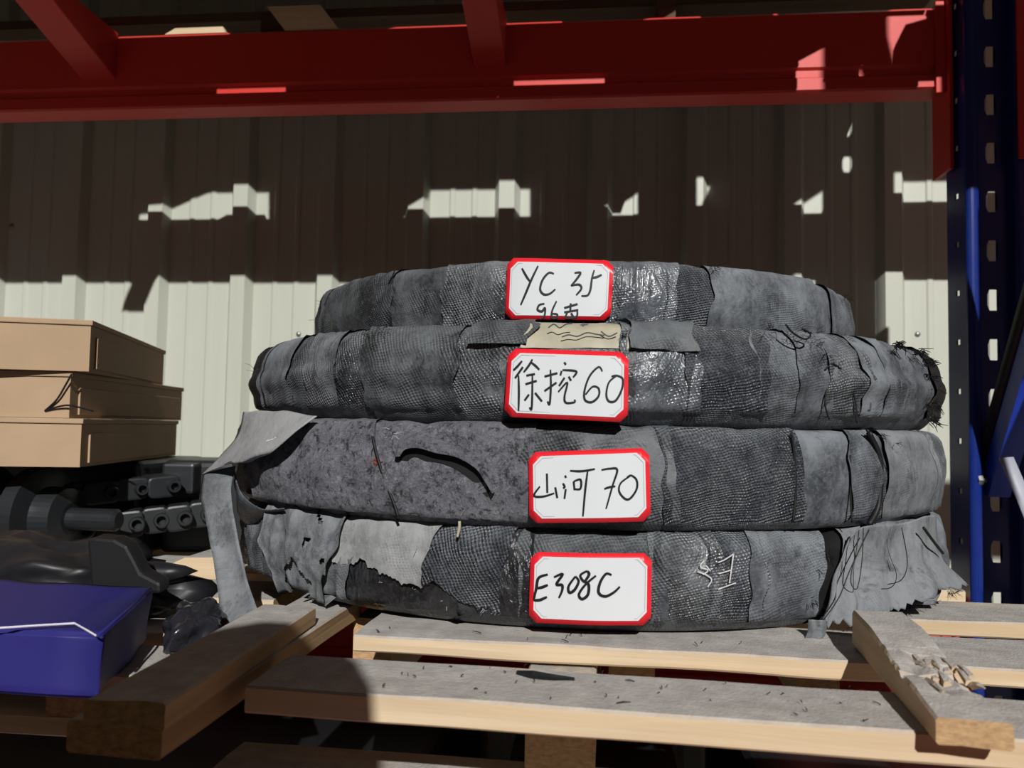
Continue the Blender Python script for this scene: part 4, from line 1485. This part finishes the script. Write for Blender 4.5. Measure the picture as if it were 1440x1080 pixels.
# flared skirt of cloth at the right
top = [(1197, 752), (1208, 741), (1230, 738), (1270, 736), (1300, 726), (1318, 724)]
bot = [(1156, 882), (1175, 885), (1215, 884), (1275, 862), (1330, 838), (1362, 826)]
to = [0.006, 0.007, 0.008, 0.009, 0.012, 0.004]
bo = [0.012, 0.016, 0.026, 0.034, 0.040, 0.036]
tp = [unC(x, y, G4.cx, G4.cy, G4.R + o_) for (x, y), o_ in zip(top, to)]
bp = [unC(x, y, G4.cx, G4.cy, G4.R + o_) for (x, y), o_ in zip(bot, bo)]
tp, bp = smooth_line(tp, 14), smooth_line(bp, 14)
n = len(tp)
m = 34
P = np.empty((n, m + 1, 3))
UVs = np.empty((n, m + 1, 2))
MK = np.ones((n - 1, m), dtype=bool)
for i in range(n):
    lim = 0.95 + noise.noise(Vector((i * 0.3, 1, 1))) * 0.10 + noise.noise(Vector((i * 0.9, 4, 1))) * 0.07
    for k in range(m + 1):
        q = k / m * lim
        p = tp[i].lerp(bp[i], q)
        out = Vector((p.x - G4.cx, p.y - G4.cy, 0)).normalized()
        f = math.sin(i * 0.42 + 2.5 * noise.noise(Vector((i * 0.07, q * 2.0, 3)))) * 0.0035 * (0.15 + q)
        f += noise.noise(p * 45) * 0.003
        f += -0.010 * math.sin(math.pi * q) * (0.3 + 0.7 * i / n)
        P[i, k] = p + out * f
        UVs[i, k] = (i * 0.004, q * 0.09)
sk = grid_mesh('cloth_skirt', P, MAT['dustier'], r4, uv=UVs, solid=0.0009)
tag(sk, 'flared loose cloth with a ragged hem')
# second torn tongue hanging under the skirt and one between
for (pts_, w_) in (([(1300, 806), (1308, 828), (1300, 850)], 16), ([(1150, 872), (1148, 890), (1140, 905)], 12)):
    cs = smooth_line([unC(x, y, G4.cx, G4.cy, G4.R + 0.02) for x, y in pts_], 6)
    P = np.array([[list(c + Vector(((k - 2) * w_ * 0.0003, 0.001 * math.sin(k * 2.1 + i * 0.5), 0))) for k in range(5)] for i, c in enumerate(cs)])
    grid_mesh('cloth_tongue', P, MAT['dustier'], r4, uv=np.array([[(k * .003, i * .003) for k in range(5)] for i in range(len(cs))]), solid=0.0008)
threads(G4, r4, [(1240, 868, 12), (1270, 858, 12), (1215, 880, 10), (1300, 845, 10), (1340, 830, 8), (1150, 800, 6), (1140, 845, 6), (1165, 780, 6)], 10, n_each=14, ln=(0.005, 0.014))
threads(G4, r4, [(540, 815, 16), (590, 822, 16), (640, 840, 16), (690, 862, 14), (500, 805, 8), (480, 760, 8), (470, 800, 8)], 13, 'frayed_threads', 'strap', 9, (0.004, 0.012), 0.00025)
string(G4, r4, [(1214, 742), (1212, 790), (1205, 828), (1196, 815), (1204, 775), (1208, 745)], 0.0004, off=0.020)
string(G4, r4, [(1222, 745), (1196, 800), (1180, 840), (1158, 872)], 0.0005, off=0.022)
string(G4, r4, [(1268, 742), (1276, 790), (1268, 815), (1248, 822)], 0.0004, off=0.03)
string(G4, r4, [(1299, 742), (1312, 760), (1326, 778)], 0.0014, off=0.024)
string(G4, r4, [(646, 733), (646, 742), (643, 755)], 0.0014, 'cream', off=0.012)
# shadow gap under the ring stays open; dark film edge below
t0, t1 = th_px(G4, 560, 880), th_px(G4, 1130, 880)

# ---- loose sheet and hanging strip at the left of ring 3
U4 = [[(343, 581, 0.835), (392, 579, 0.762), (446, 587, 0.714)],
      [(335, 612, 0.815), (375, 611, 0.742), (420, 605, 0.710)],
      [(312, 640, 0.815), (352, 642, 0.738), (388, 632, 0.715)],
      [(284, 670, 0.82), (318, 653, 0.775), (355, 648, 0.745)]]
ctrl = [[unY(*c) for c in row] for row in U4]
rows = [smooth_line(r_, 8) for r_ in ctrl]
cols_ = [smooth_line([rows[i][j] for i in range(4)], 8) for j in range(len(rows[0]))]
P = np.array([[list(v + Vector((0, 0, 0.002 * noise.noise(v * 30)))) for v in c] for c in cols_])
UVf = np.array([[(i * .006, j * .005) for j in range(P.shape[1])] for i in range(P.shape[0])])
P_fl = P.copy()
fl = grid_mesh('loose_flap', P, MAT['pale'], r3, uv=UVf, solid=0.0010)
tag(fl, 'loose grey sheet sticking out over the left end')
def on_flap(p):
    a = min(max(p[0], 0.0), 1.0) * (P_fl.shape[0] - 1)
    b = min(max(p[1], 0.0), 1.0) * (P_fl.shape[1] - 1)
    i, j = min(int(a), P_fl.shape[0] - 2), min(int(b), P_fl.shape[1] - 2)
    u, v = a - i, b - j
    q = P_fl[i, j] * (1 - u) * (1 - v) + P_fl[i + 1, j] * u * (1 - v) + P_fl[i, j + 1] * (1 - u) * v + P_fl[i + 1, j + 1] * u * v
    return Vector(q) * 0.9965


rn = random.Random(2)
ribbon('faded_print', [[(0.16 + 0.011 * i, 0.52 - 0.003 * i + rn.uniform(-0.022, 0.022)) for i in range(48)], [(0.36 + 0.010 * i, 0.45 - 0.002 * i + rn.uniform(-0.02, 0.02)) for i in range(28)]], 0.012, on_flap, MAT['chalk'], fl)
# strip
SL = [(286, 666, 0.82), (282, 700, 0.81), (291, 740, 0.79), (298, 780, 0.77), (306, 830, 0.74), (311, 882, 0.705)]
SR = [(331, 655, 0.80), (324, 690, 0.79), (330, 735, 0.775), (338, 780, 0.755), (349, 822, 0.73), (361, 856, 0.695)]
lp, rp = smooth_line([unY(*c) for c in SL], 8), smooth_line([unY(*c) for c in SR], 8)
P = np.empty((len(lp), 9, 3))
for i in range(len(lp)):
    for k in range(9):
        q = k / 8
        v = lp[i].lerp(rp[i], q)
        v = v + Vector((0, -0.006 * math.sin(math.pi * q) * math.cos(i * 0.12) + 0.0015 * noise.noise(v * 50), 0))
        P[i, k] = v
UVf = np.array([[(i * .006, j * .005) for j in range(9)] for i in range(len(lp))])
sp_ = grid_mesh('hanging_strip', P, MAT['dustier'], r3, uv=UVf, solid=0.0012)
tag(sp_, 'loose grey strip hanging down to the pallet')
# curled pale edge under the felt
cu = smooth_line([unY(*c) for c in ((330, 662, 0.80), (338, 690, 0.80), (352, 706, 0.79), (372, 716, 0.77), (400, 714, 0.745))], 6)
cd = smooth_line([unY(*c) for c in ((334, 690, 0.83), (336, 722, 0.83), (350, 736, 0.83), (372, 728, 0.81), (400, 722, 0.78))], 6)
P = np.array([[list(cu[i].lerp(cd[i], k / 4)) for k in range(5)] for i in range(len(cu))])
grid_mesh('curled_edge', P, MAT['dark'], r3, uv=np.array([[(i * .004, k * .004) for k in range(5)] for i in range(len(cu))]), solid=0.0012)


# ------------------------------------------------------------------ cardboard boxes at the left
def carton(name, front_px, Yc, yaw, w, dep, z0, z1, label, tilt=0.0):
    """front right lower corner through front_px at depth Yc"""
    p = unY(front_px[0], front_px[1], Yc)
    o = tag(empty(name, (p.x, p.y, z0), yaw), label, 'box', 'flat cardboard boxes in a pile')
    M = Matrix.Translation((p.x, p.y, 0)) @ Matrix.Rotation(yaw, 4, 'Z')
    h = z1 - z0
    # body with slightly bulging panels
    mb = MB()
    N = 10
    b = bmesh.new()

    def panel(a, bb, c, d, out, amp):
        a, bb, c, d = [Vector(q) for q in (a, bb, c, d)]
        vs, fs = [], []
        for i in range(N + 1):
            for j in range(N + 1):
                u, v = i / N, j / N
                q = a.lerp(bb, u).lerp(d.lerp(c, u), v)
                k = math.sin(math.pi * u) * math.sin(math.pi * v)
                q = q + Vector(out) * (amp * k + 0.0006 * noise.noise(q * 20))
                vs.append(M @ q)
        for i in range(N):
            for j in range(N):
                s_ = i * (N + 1) + j
                fs.append((s_, s_ + N + 1, s_ + N + 2, s_ + 1))
        mb.add(vs, fs)
    b.free()
    panel((-w, 0, z0), (0, 0, z0), (0, 0, z1), (-w, 0, z1), (0, -1, 0), 0.001)
    panel((0, 0, z0), (0, dep, z0), (0, dep, z1), (0, 0, z1), (1, 0, 0), 0.002)
    panel((0, dep, z0), (-w, dep, z0), (-w, dep, z1), (0, dep, z1), (0, 1, 0), 0.001)
    panel((-w, dep, z0), (-w, 0, z0), (-w, 0, z1), (-w, dep, z1), (-1, 0, 0), 0.001)
    panel((-w, 0, z0), (-w, dep, z0), (0, dep, z0), (0, 0, z0), (0, 0, -1), 0.0)
    mb.build('box_body', MAT['card'], o, False)
    lid = MB()
    e = 0.0025
    lid.box((-w - e, -e, z1 - 0.004), (e, dep + e, z1 + 0.002), M)
    lid.build('lid', MAT['card'], o, bevel=0.001)
    fl_ = MB()
    fl_.box((0.0006, 0.02, z0 + 0.004), (0.0030, dep - 0.02, z1 - 0.016), M)
    fl_.build('side_flap', MAT['card'], o, bevel=0.0006)
    return o, M


BY = 0.863
Yb = 1.02 * BY


def zz(px, py, Y):
    return unY(px, py, Y).z


zb3 = zz(112, 657, Yb)
zb3t = zz(112, 591, Yb)
zb2t = zz(97, 525, Yb)
zb1 = zz(125, 521, Yb)
zb1t = zz(125, 453, Yb)
zb1 = max(zb1, zb2t + 0.0025)
b3, M_ = carton('cardboard_box', (112, 657), Yb, R_(13), 0.55, 0.44 * BY, zb3, zb3t, 'flat brown cardboard box, lowest of the three at the left')
b2, M_ = carton('cardboard_box', (97, 587), Yb, R_(11), 0.55, 0.47 * BY, zb3t + 0.0025, zb2t, 'flat brown cardboard box, middle of the three, with a dark crease')
b1, M_ = carton('cardboard_box', (125, 521), Yb, R_(18), 0.55, 0.46 * BY, zb2t + 0.0025, zb1t, 'flat brown cardboard box, topmost of the three at the left')
cr = smooth_line([unY(x, y, Yb - 0.006) for x, y in ((101, 526), (92, 542), (80, 562), (63, 578))], 4)
MB().tube(cr, 0.0012, 5).build('tie_cord', MAT['black'], b2)
cr = smooth_line([unY(x, y, Yb - 0.006) for x, y in ((63, 578), (78, 573), (95, 570), (112, 573), (131, 578))], 4)
MB().tube(cr, 0.0012, 5).build('tie_cord', MAT['black'], b2)

# ------------------------------------------------------------------ black machine parts under the boxes
def ppx(px, py, Y):
    return unY(px, py, Y * BY)


# track roller with flanges, axis along X
rc0 = ppx(4, 712, 1.08)
tr = tag(empty('track_roller', (rc0.x, rc0.y, ZL)), 'black flanged steel roller at the left edge below the boxes', 'roller')
rz_ = rc0.z
rr = min(rz_ - ZL - 0.002, (zb3 - ZL) / 2 - 0.003)
MB().lathe([(-0.09, 0.025), (-0.085, 0.045), (-0.06, 0.05), (-0.055, rr), (-0.035, rr), (-0.03, 0.046), (0.0, 0.044), (0.022, 0.046), (0.026, rr * 0.97), (0.045, rr * 0.97), (0.05, 0.04), (0.075, 0.038), (0.08, 0.02)],
           (rc0.x, 1.10 * BY, ZL + rr + 0.002), (1, 0, 0), 40).build('roller_body', MAT['steel'], tr, False)
MB().lathe([(0.0, 0.014), (0.10, 0.014), (0.104, 0.010)], (rc0.x + 0.04, 1.10 * BY, ZL + rr + 0.002), (1, 0, 0), 20).build('axle', MAT['steel'], tr)
for k in range(4):
    an = k * math.pi / 2 + 0.6
    MB().lathe([(0, 0.007), (0.01, 0.007)], (rc0.x + 0.045, 1.10 * BY + 0.026 * math.cos(an), ZL + rr + 0.002 + 0.026 * math.sin(an)), (1, 0, 0), 6).build('bolt', MAT['steel'], tr)


# track link rails: stadium plates with bored bosses along one side
def link_rail(label, A, B, hgt, thick, n, boss_r, mat='steel'):
    A, B = Vector(A), Vector(B)
    o = tag(empty('track_rail', (A + B) / 2), label, 'machine part', 'black undercarriage parts below the boxes')
    d = (B - A).normalized()
    up = Vector((0, 0, 1))
    up = (up - d * up.dot(d)).normalized()
    out = d.cross(up).normalized()
    if out.y > 0:
        out = -out
    L = (B - A).length
    st_ = L / n
    for i in range(n):
        c = A + d * (st_ * (i + 0.5))
        poly = []
        hw, hh = st_ * 0.56, hgt / 2
        for k in range(20):
            an = 2 * math.pi * k / 20
            x = hw * math.copysign(abs(math.cos(an)) ** 0.6, math.cos(an))
            z = hh * math.copysign(abs(math.sin(an)) ** 0.6, math.sin(an)) * (1 + 0.12 * math.cos(2 * an))
            poly.append((x, z))
        ofs = out * (thick * 0.18 if i % 2 else 0)
        mb = MB()
        mb.prism(poly, d, up, -out * thick, c + ofs)
        lk = mb.build('link_plate', MAT[mat], o, False, bevel=0.003)
        # boss ring
        mb = MB()
        c2 = c + d * st_ * 0.28 + ofs
        mb.lathe([(-0.004, boss_r), (0.008, boss_r), (0.011, boss_r * 0.86), (0.011, boss_r * 0.60), (0.001, boss_r * 0.55)], c2, out, 20)
        mb.build('bushing', MAT[mat], lk, False)
    return o


link_rail('black track link rail with a row of round bushings', ppx(60, 752, 1.13), ppx(300, 722, 1.24), 0.040, 0.05, 7, 0.0105)
link_rail('black track link rail lying on top of the bushing row', ppx(70, 700, 1.12), ppx(250, 682, 1.24), 0.034, 0.06, 4, 0.009)
o = MB().box((0, 0, 0), (0.045, 0.05, 0.043), Matrix.Translation(ppx(226, 694, 1.26)) @ Matrix.Rotation(0.15, 4, 'Z')).build('steel_block', MAT['steel'], bevel=0.004)
tag(o, 'small black steel block under the corner of the lowest cardboard box', 'machine part')
hb = zb3 - ZL - 0.001
xq = ppx(112, 657, 1.02).x
o = MB().box((0, 0, 0), (0.50, 0.20, hb), Matrix.Translation((xq - 0.54, Yb + 0.19, ZL))).build('steel_housing', MAT['steel'], bevel=0.012, seg=3)
tag(o, 'black steel housing supporting the cardboard boxes', 'machine part')
o = MB().box((0, 0, 0), (0.13, 0.12, hb), Matrix.Translation((xq - 0.03, Yb + 0.235, ZL)) @ Matrix.Rotation(0.2, 4, 'Z')).build('steel_housing', MAT['steel'], bevel=0.010, seg=3)
tag(o, 'black steel casting behind the bushing row', 'machine part')
o = MB().box((0, 0, 0), (0.12, 0.10, hb - 0.035), Matrix.Translation((xq + 0.095, Yb + 0.36, ZL)) @ Matrix.Rotation(0.2, 4, 'Z')).build('steel_housing', MAT['steel'], bevel=0.010, seg=3)
tag(o, 'low black steel casting beside the hanging grey strip', 'machine part')


def lump(name, c, rad, mat, label, cat, seed, amp=0.25, parent=None, sub=4, flat=None, freq=1.6):
    bm = bmesh.new()
    bmesh.ops.create_icosphere(bm, subdivisions=sub, radius=1.0)
    for v in bm.verts:
        q = v.co.copy()
        k = 1 + amp * noise.noise(q * freq + Vector((seed, 0, 0))) + amp * 0.55 * (0.4 - abs(noise.noise(q * freq * 2.6 + Vector((0, seed, 0)))))
        v.co = Vector((q.x * rad[0] * k, q.y * rad[1] * k, q.z * rad[2] * k))
        if flat is not None and v.co.z < flat:
            v.co.z = flat
    me = bpy.data.meshes.new(name)
    bm.to_mesh(me)
    bm.free()
    o = link(name, me, MAT[mat], parent, True)
    o.location = c
    if label:
        tag(o, label, cat)
    return o


# crumpled black plastic and a rounded rubber plate in front of the rail
c0 = unY(70, 800, 0.76)
lump('crumpled_sheet', (c0.x - 0.03, 0.765, ZL + 0.025), (0.15, 0.055, 0.042), 'blackfilm', 'crumpled black plastic sheet behind the blue package', 'plastic sheet', 3.3, 0.45, flat=-0.025, freq=2.4)
pl_ = [(122, 760), (132, 756), (160, 758), (178, 768), (190, 790), (198, 806), (225, 820), (225, 835), (128, 835)]
pts = [unY(x, y, 0.69) for x, y in pl_]
mb = MB().prism([(p.x, p.z) for p in pts], (1, 0, 0), (0, 0, 1), (0, 0.018, 0.002), (0, 0.69, 0))
o = mb.build('rubber_pad', MAT['black'], bevel=0.003)
tag(o, 'rounded black rubber pad standing behind the blue package', 'rubber pad')
o = lump('wrapped_part', (unY(268, 872, 0.64).x, 0.65, ZL + 0.018), (0.020, 0.034, 0.022), 'glossfilm', 'small part wrapped in shiny black film beside the batten', 'wrapped part', 8.1, 0.4, flat=-0.018, freq=1.8)
# ------------------------------------------------------------------ blue package
fp = unZ(137, 985, ZL)
zt_b = unY(137, 893, fp.y).z
bag = tag(empty('blue_package', (fp.x - 0.2, fp.y + 0.06, ZL)), 'blue plastic package with a white edge line at the lower left', 'package')
back_t = unZ(212, 829, zt_b)
xa = fp.x - 0.55
nx, ny, nz = 40, 10, 8
# soft box: rounded cuboid grid
def soft_box(x0, x1, y0, y1, z0, z1, skew, seed):
    bm = bmesh.new()
    bmesh.ops.create_cube(bm, size=1.0)
    bmesh.ops.subdivide_edges(bm, edges=list(bm.edges), cuts=14, use_grid_fill=True)
    for v in bm.verts:
        u, w, t = v.co.x + 0.5, v.co.y + 0.5, v.co.z + 0.5
        x = x0 + (x1 - x0) * u + skew * w
        y = y0 + (y1 - y0) * w
        z = z0 + (z1 - z0) * t
        p = Vector((x, y, z))
        k = noise.noise(p * 22 + Vector((seed, 0, 0)))
        nrm_ = Vector(((abs(v.co.x) > .49) * math.copysign(1, v.co.x), (abs(v.co.y) > .49) * math.copysign(1, v.co.y), (abs(v.co.z) > .49) * math.copysign(1, v.co.z)))
        if t < 0.02:
            nrm_.z = 0
        p += nrm_ * (k * 0.0035 + 0.004 * math.sin(math.pi * min(max(u, 0), 1)) * (1 if t > 0.1 else 0))
        v.co = p
    e = [ed for ed in bm.edges if len(ed.link_faces) == 2 and ed.calc_face_angle(0) > 0.9]
    bmesh.ops.bevel(bm, geom=e, offset=0.0022, segments=2, affect='EDGES')
    return bm


bm = soft_box(xa, fp.x, fp.y, back_t.y, ZL, zt_b, back_t.x - fp.x, 2.0)
me = bpy.data.meshes.new('package_body')
bm.to_mesh(me)
bm.free()
link('package_body', me, MAT['bluebag'], bag, True)
ln = [unZ(-80, 888, zt_b + 0.004), unZ(0, 883, zt_b + 0.004), unZ(60, 879, zt_b + 0.004), unZ(105, 876.5, zt_b + 0.004), unZ(122, 886, zt_b + 0.003), unZ(137, 895, zt_b + 0.001)]
MB().tube(ln, 0.0007, 5).build('edge_line', mat_plain('white_trim', (0.75, 0.73, 0.8), 0.5, 0.3), bag)
fold = [unZ(137, 895, zt_b + 0.002), unZ(175, 862, zt_b + 0.003), unZ(211, 829, zt_b + 0.002)]
MB().tube(fold, 0.0012, 5).build('fold_ridge', MAT['bluebag'], bag, True)

# ------------------------------------------------------------------ debris on the deck boards
rn = random.Random(11)
mb = MB()
for k in range(55):
    px = rn.uniform(500, 1260)
    row = rn.random()
    if row < 0.7:
        f = rn.uniform(0.1, 0.95)
        p = line_at_x(e1a, e1b, unZ(px, 1000, ZD).x) + nd * (w1 * f)
    else:
        p = line_at_x(e2a, e2b, unZ(px, 900, ZD).x) + nd * rn.uniform(0.005, 0.03)
    a3 = Vector((p.x, p.y, ZD + 0.0012))
    an = rn.uniform(0, math.pi)
    l = rn.choice((0.0012, 0.002, 0.002, 0.003, 0.008)) * rn.uniform(0.6, 1.2)
    b3 = a3 + Vector((math.cos(an) * l, math.sin(an) * l * 0.6, rn.uniform(0, 0.002)))
    mb.tube([a3, (a3 + b3) / 2 + Vector((0, 0, 0.0004)), b3], [0.0003, 0.0004, 0.0002], 4)
tag(mb.build('debris', MAT['black']), 'scattered black crumbs and fibres on the dusty deck boards', 'debris', kind='stuff')
p = [unZ(x, y, ZD + 0.002) for x, y in ((727, 945), (750, 949), (775, 952), (808, 954))]
tag(MB().tube(p, [0.0012, 0.003, 0.0022, 0.0008], 5).build('bark_sliver', MAT['black']), 'long dark sliver on the front deck board', 'sliver')

# ------------------------------------------------------------------ person holding the camera (casts the soft shadow at the lower left)
PERSON = True
if PERSON:
    hx, hy, hz = -0.055, -0.30, 0.272
    vs = [(hx, hy - 0.05, -0.38), (hx, hy - 0.06, -0.15), (hx, hy - 0.06, 0.02), (hx, hy - 0.04, 0.09), (hx, hy - 0.02, 0.15),
          (hx - 0.17, hy - 0.06, 0.04), (hx - 0.20, hy + 0.02, -0.20), (hx - 0.09, hy + 0.20, -0.12),
          (hx + 0.17, hy - 0.06, 0.04), (hx + 0.22, hy + 0.00, -0.20), (hx + 0.14, hy + 0.20, -0.12),
          (hx - 0.09, hy - 0.05, -0.45), (hx - 0.10, hy - 0.03, -0.86), (hx - 0.11, hy - 0.07, ZF + 0.07), (hx - 0.12, hy + 0.09, ZF + 0.035),
          (hx + 0.09, hy - 0.05, -0.45), (hx + 0.10, hy - 0.03, -0.86), (hx + 0.11, hy - 0.07, ZF + 0.07), (hx + 0.12, hy + 0.09, ZF + 0.035)]
    es = [(0, 1), (1, 2), (2, 3), (3, 4), (2, 5), (5, 6), (6, 7), (2, 8), (8, 9), (9, 10), (0, 11), (11, 12), (12, 13), (13, 14), (0, 15), (15, 16), (16, 17), (17, 18)]
    rad = [0.14, 0.13, 0.14, 0.055, 0.05, 0.06, 0.045, 0.03, 0.06, 0.045, 0.03, 0.085, 0.06, 0.045, 0.035, 0.085, 0.06, 0.045, 0.035]
    me = bpy.data.meshes.new('person')
    me.from_pydata(vs, es, [])
    person = bpy.data.objects.new('person', me)
    col.objects.link(person)
    me.materials.append(MAT['jacket'])
    md = person.modifiers.new('skin', 'SKIN')
    for i, r_ in enumerate(rad):
        me.skin_vertices[0].data[i].radius = (r_, r_ * 0.8)
    me.skin_vertices[0].data[0].use_root = True
    person.modifiers.new('sub', 'SUBSURF').levels = 1
    tag(person, 'person in a dark jacket standing in the aisle behind the viewpoint', 'person')
    lump('head', (hx, hy, hz), (0.088, 0.098, 0.118), 'skin', None, None, 1.0, 0.06, person, 3)
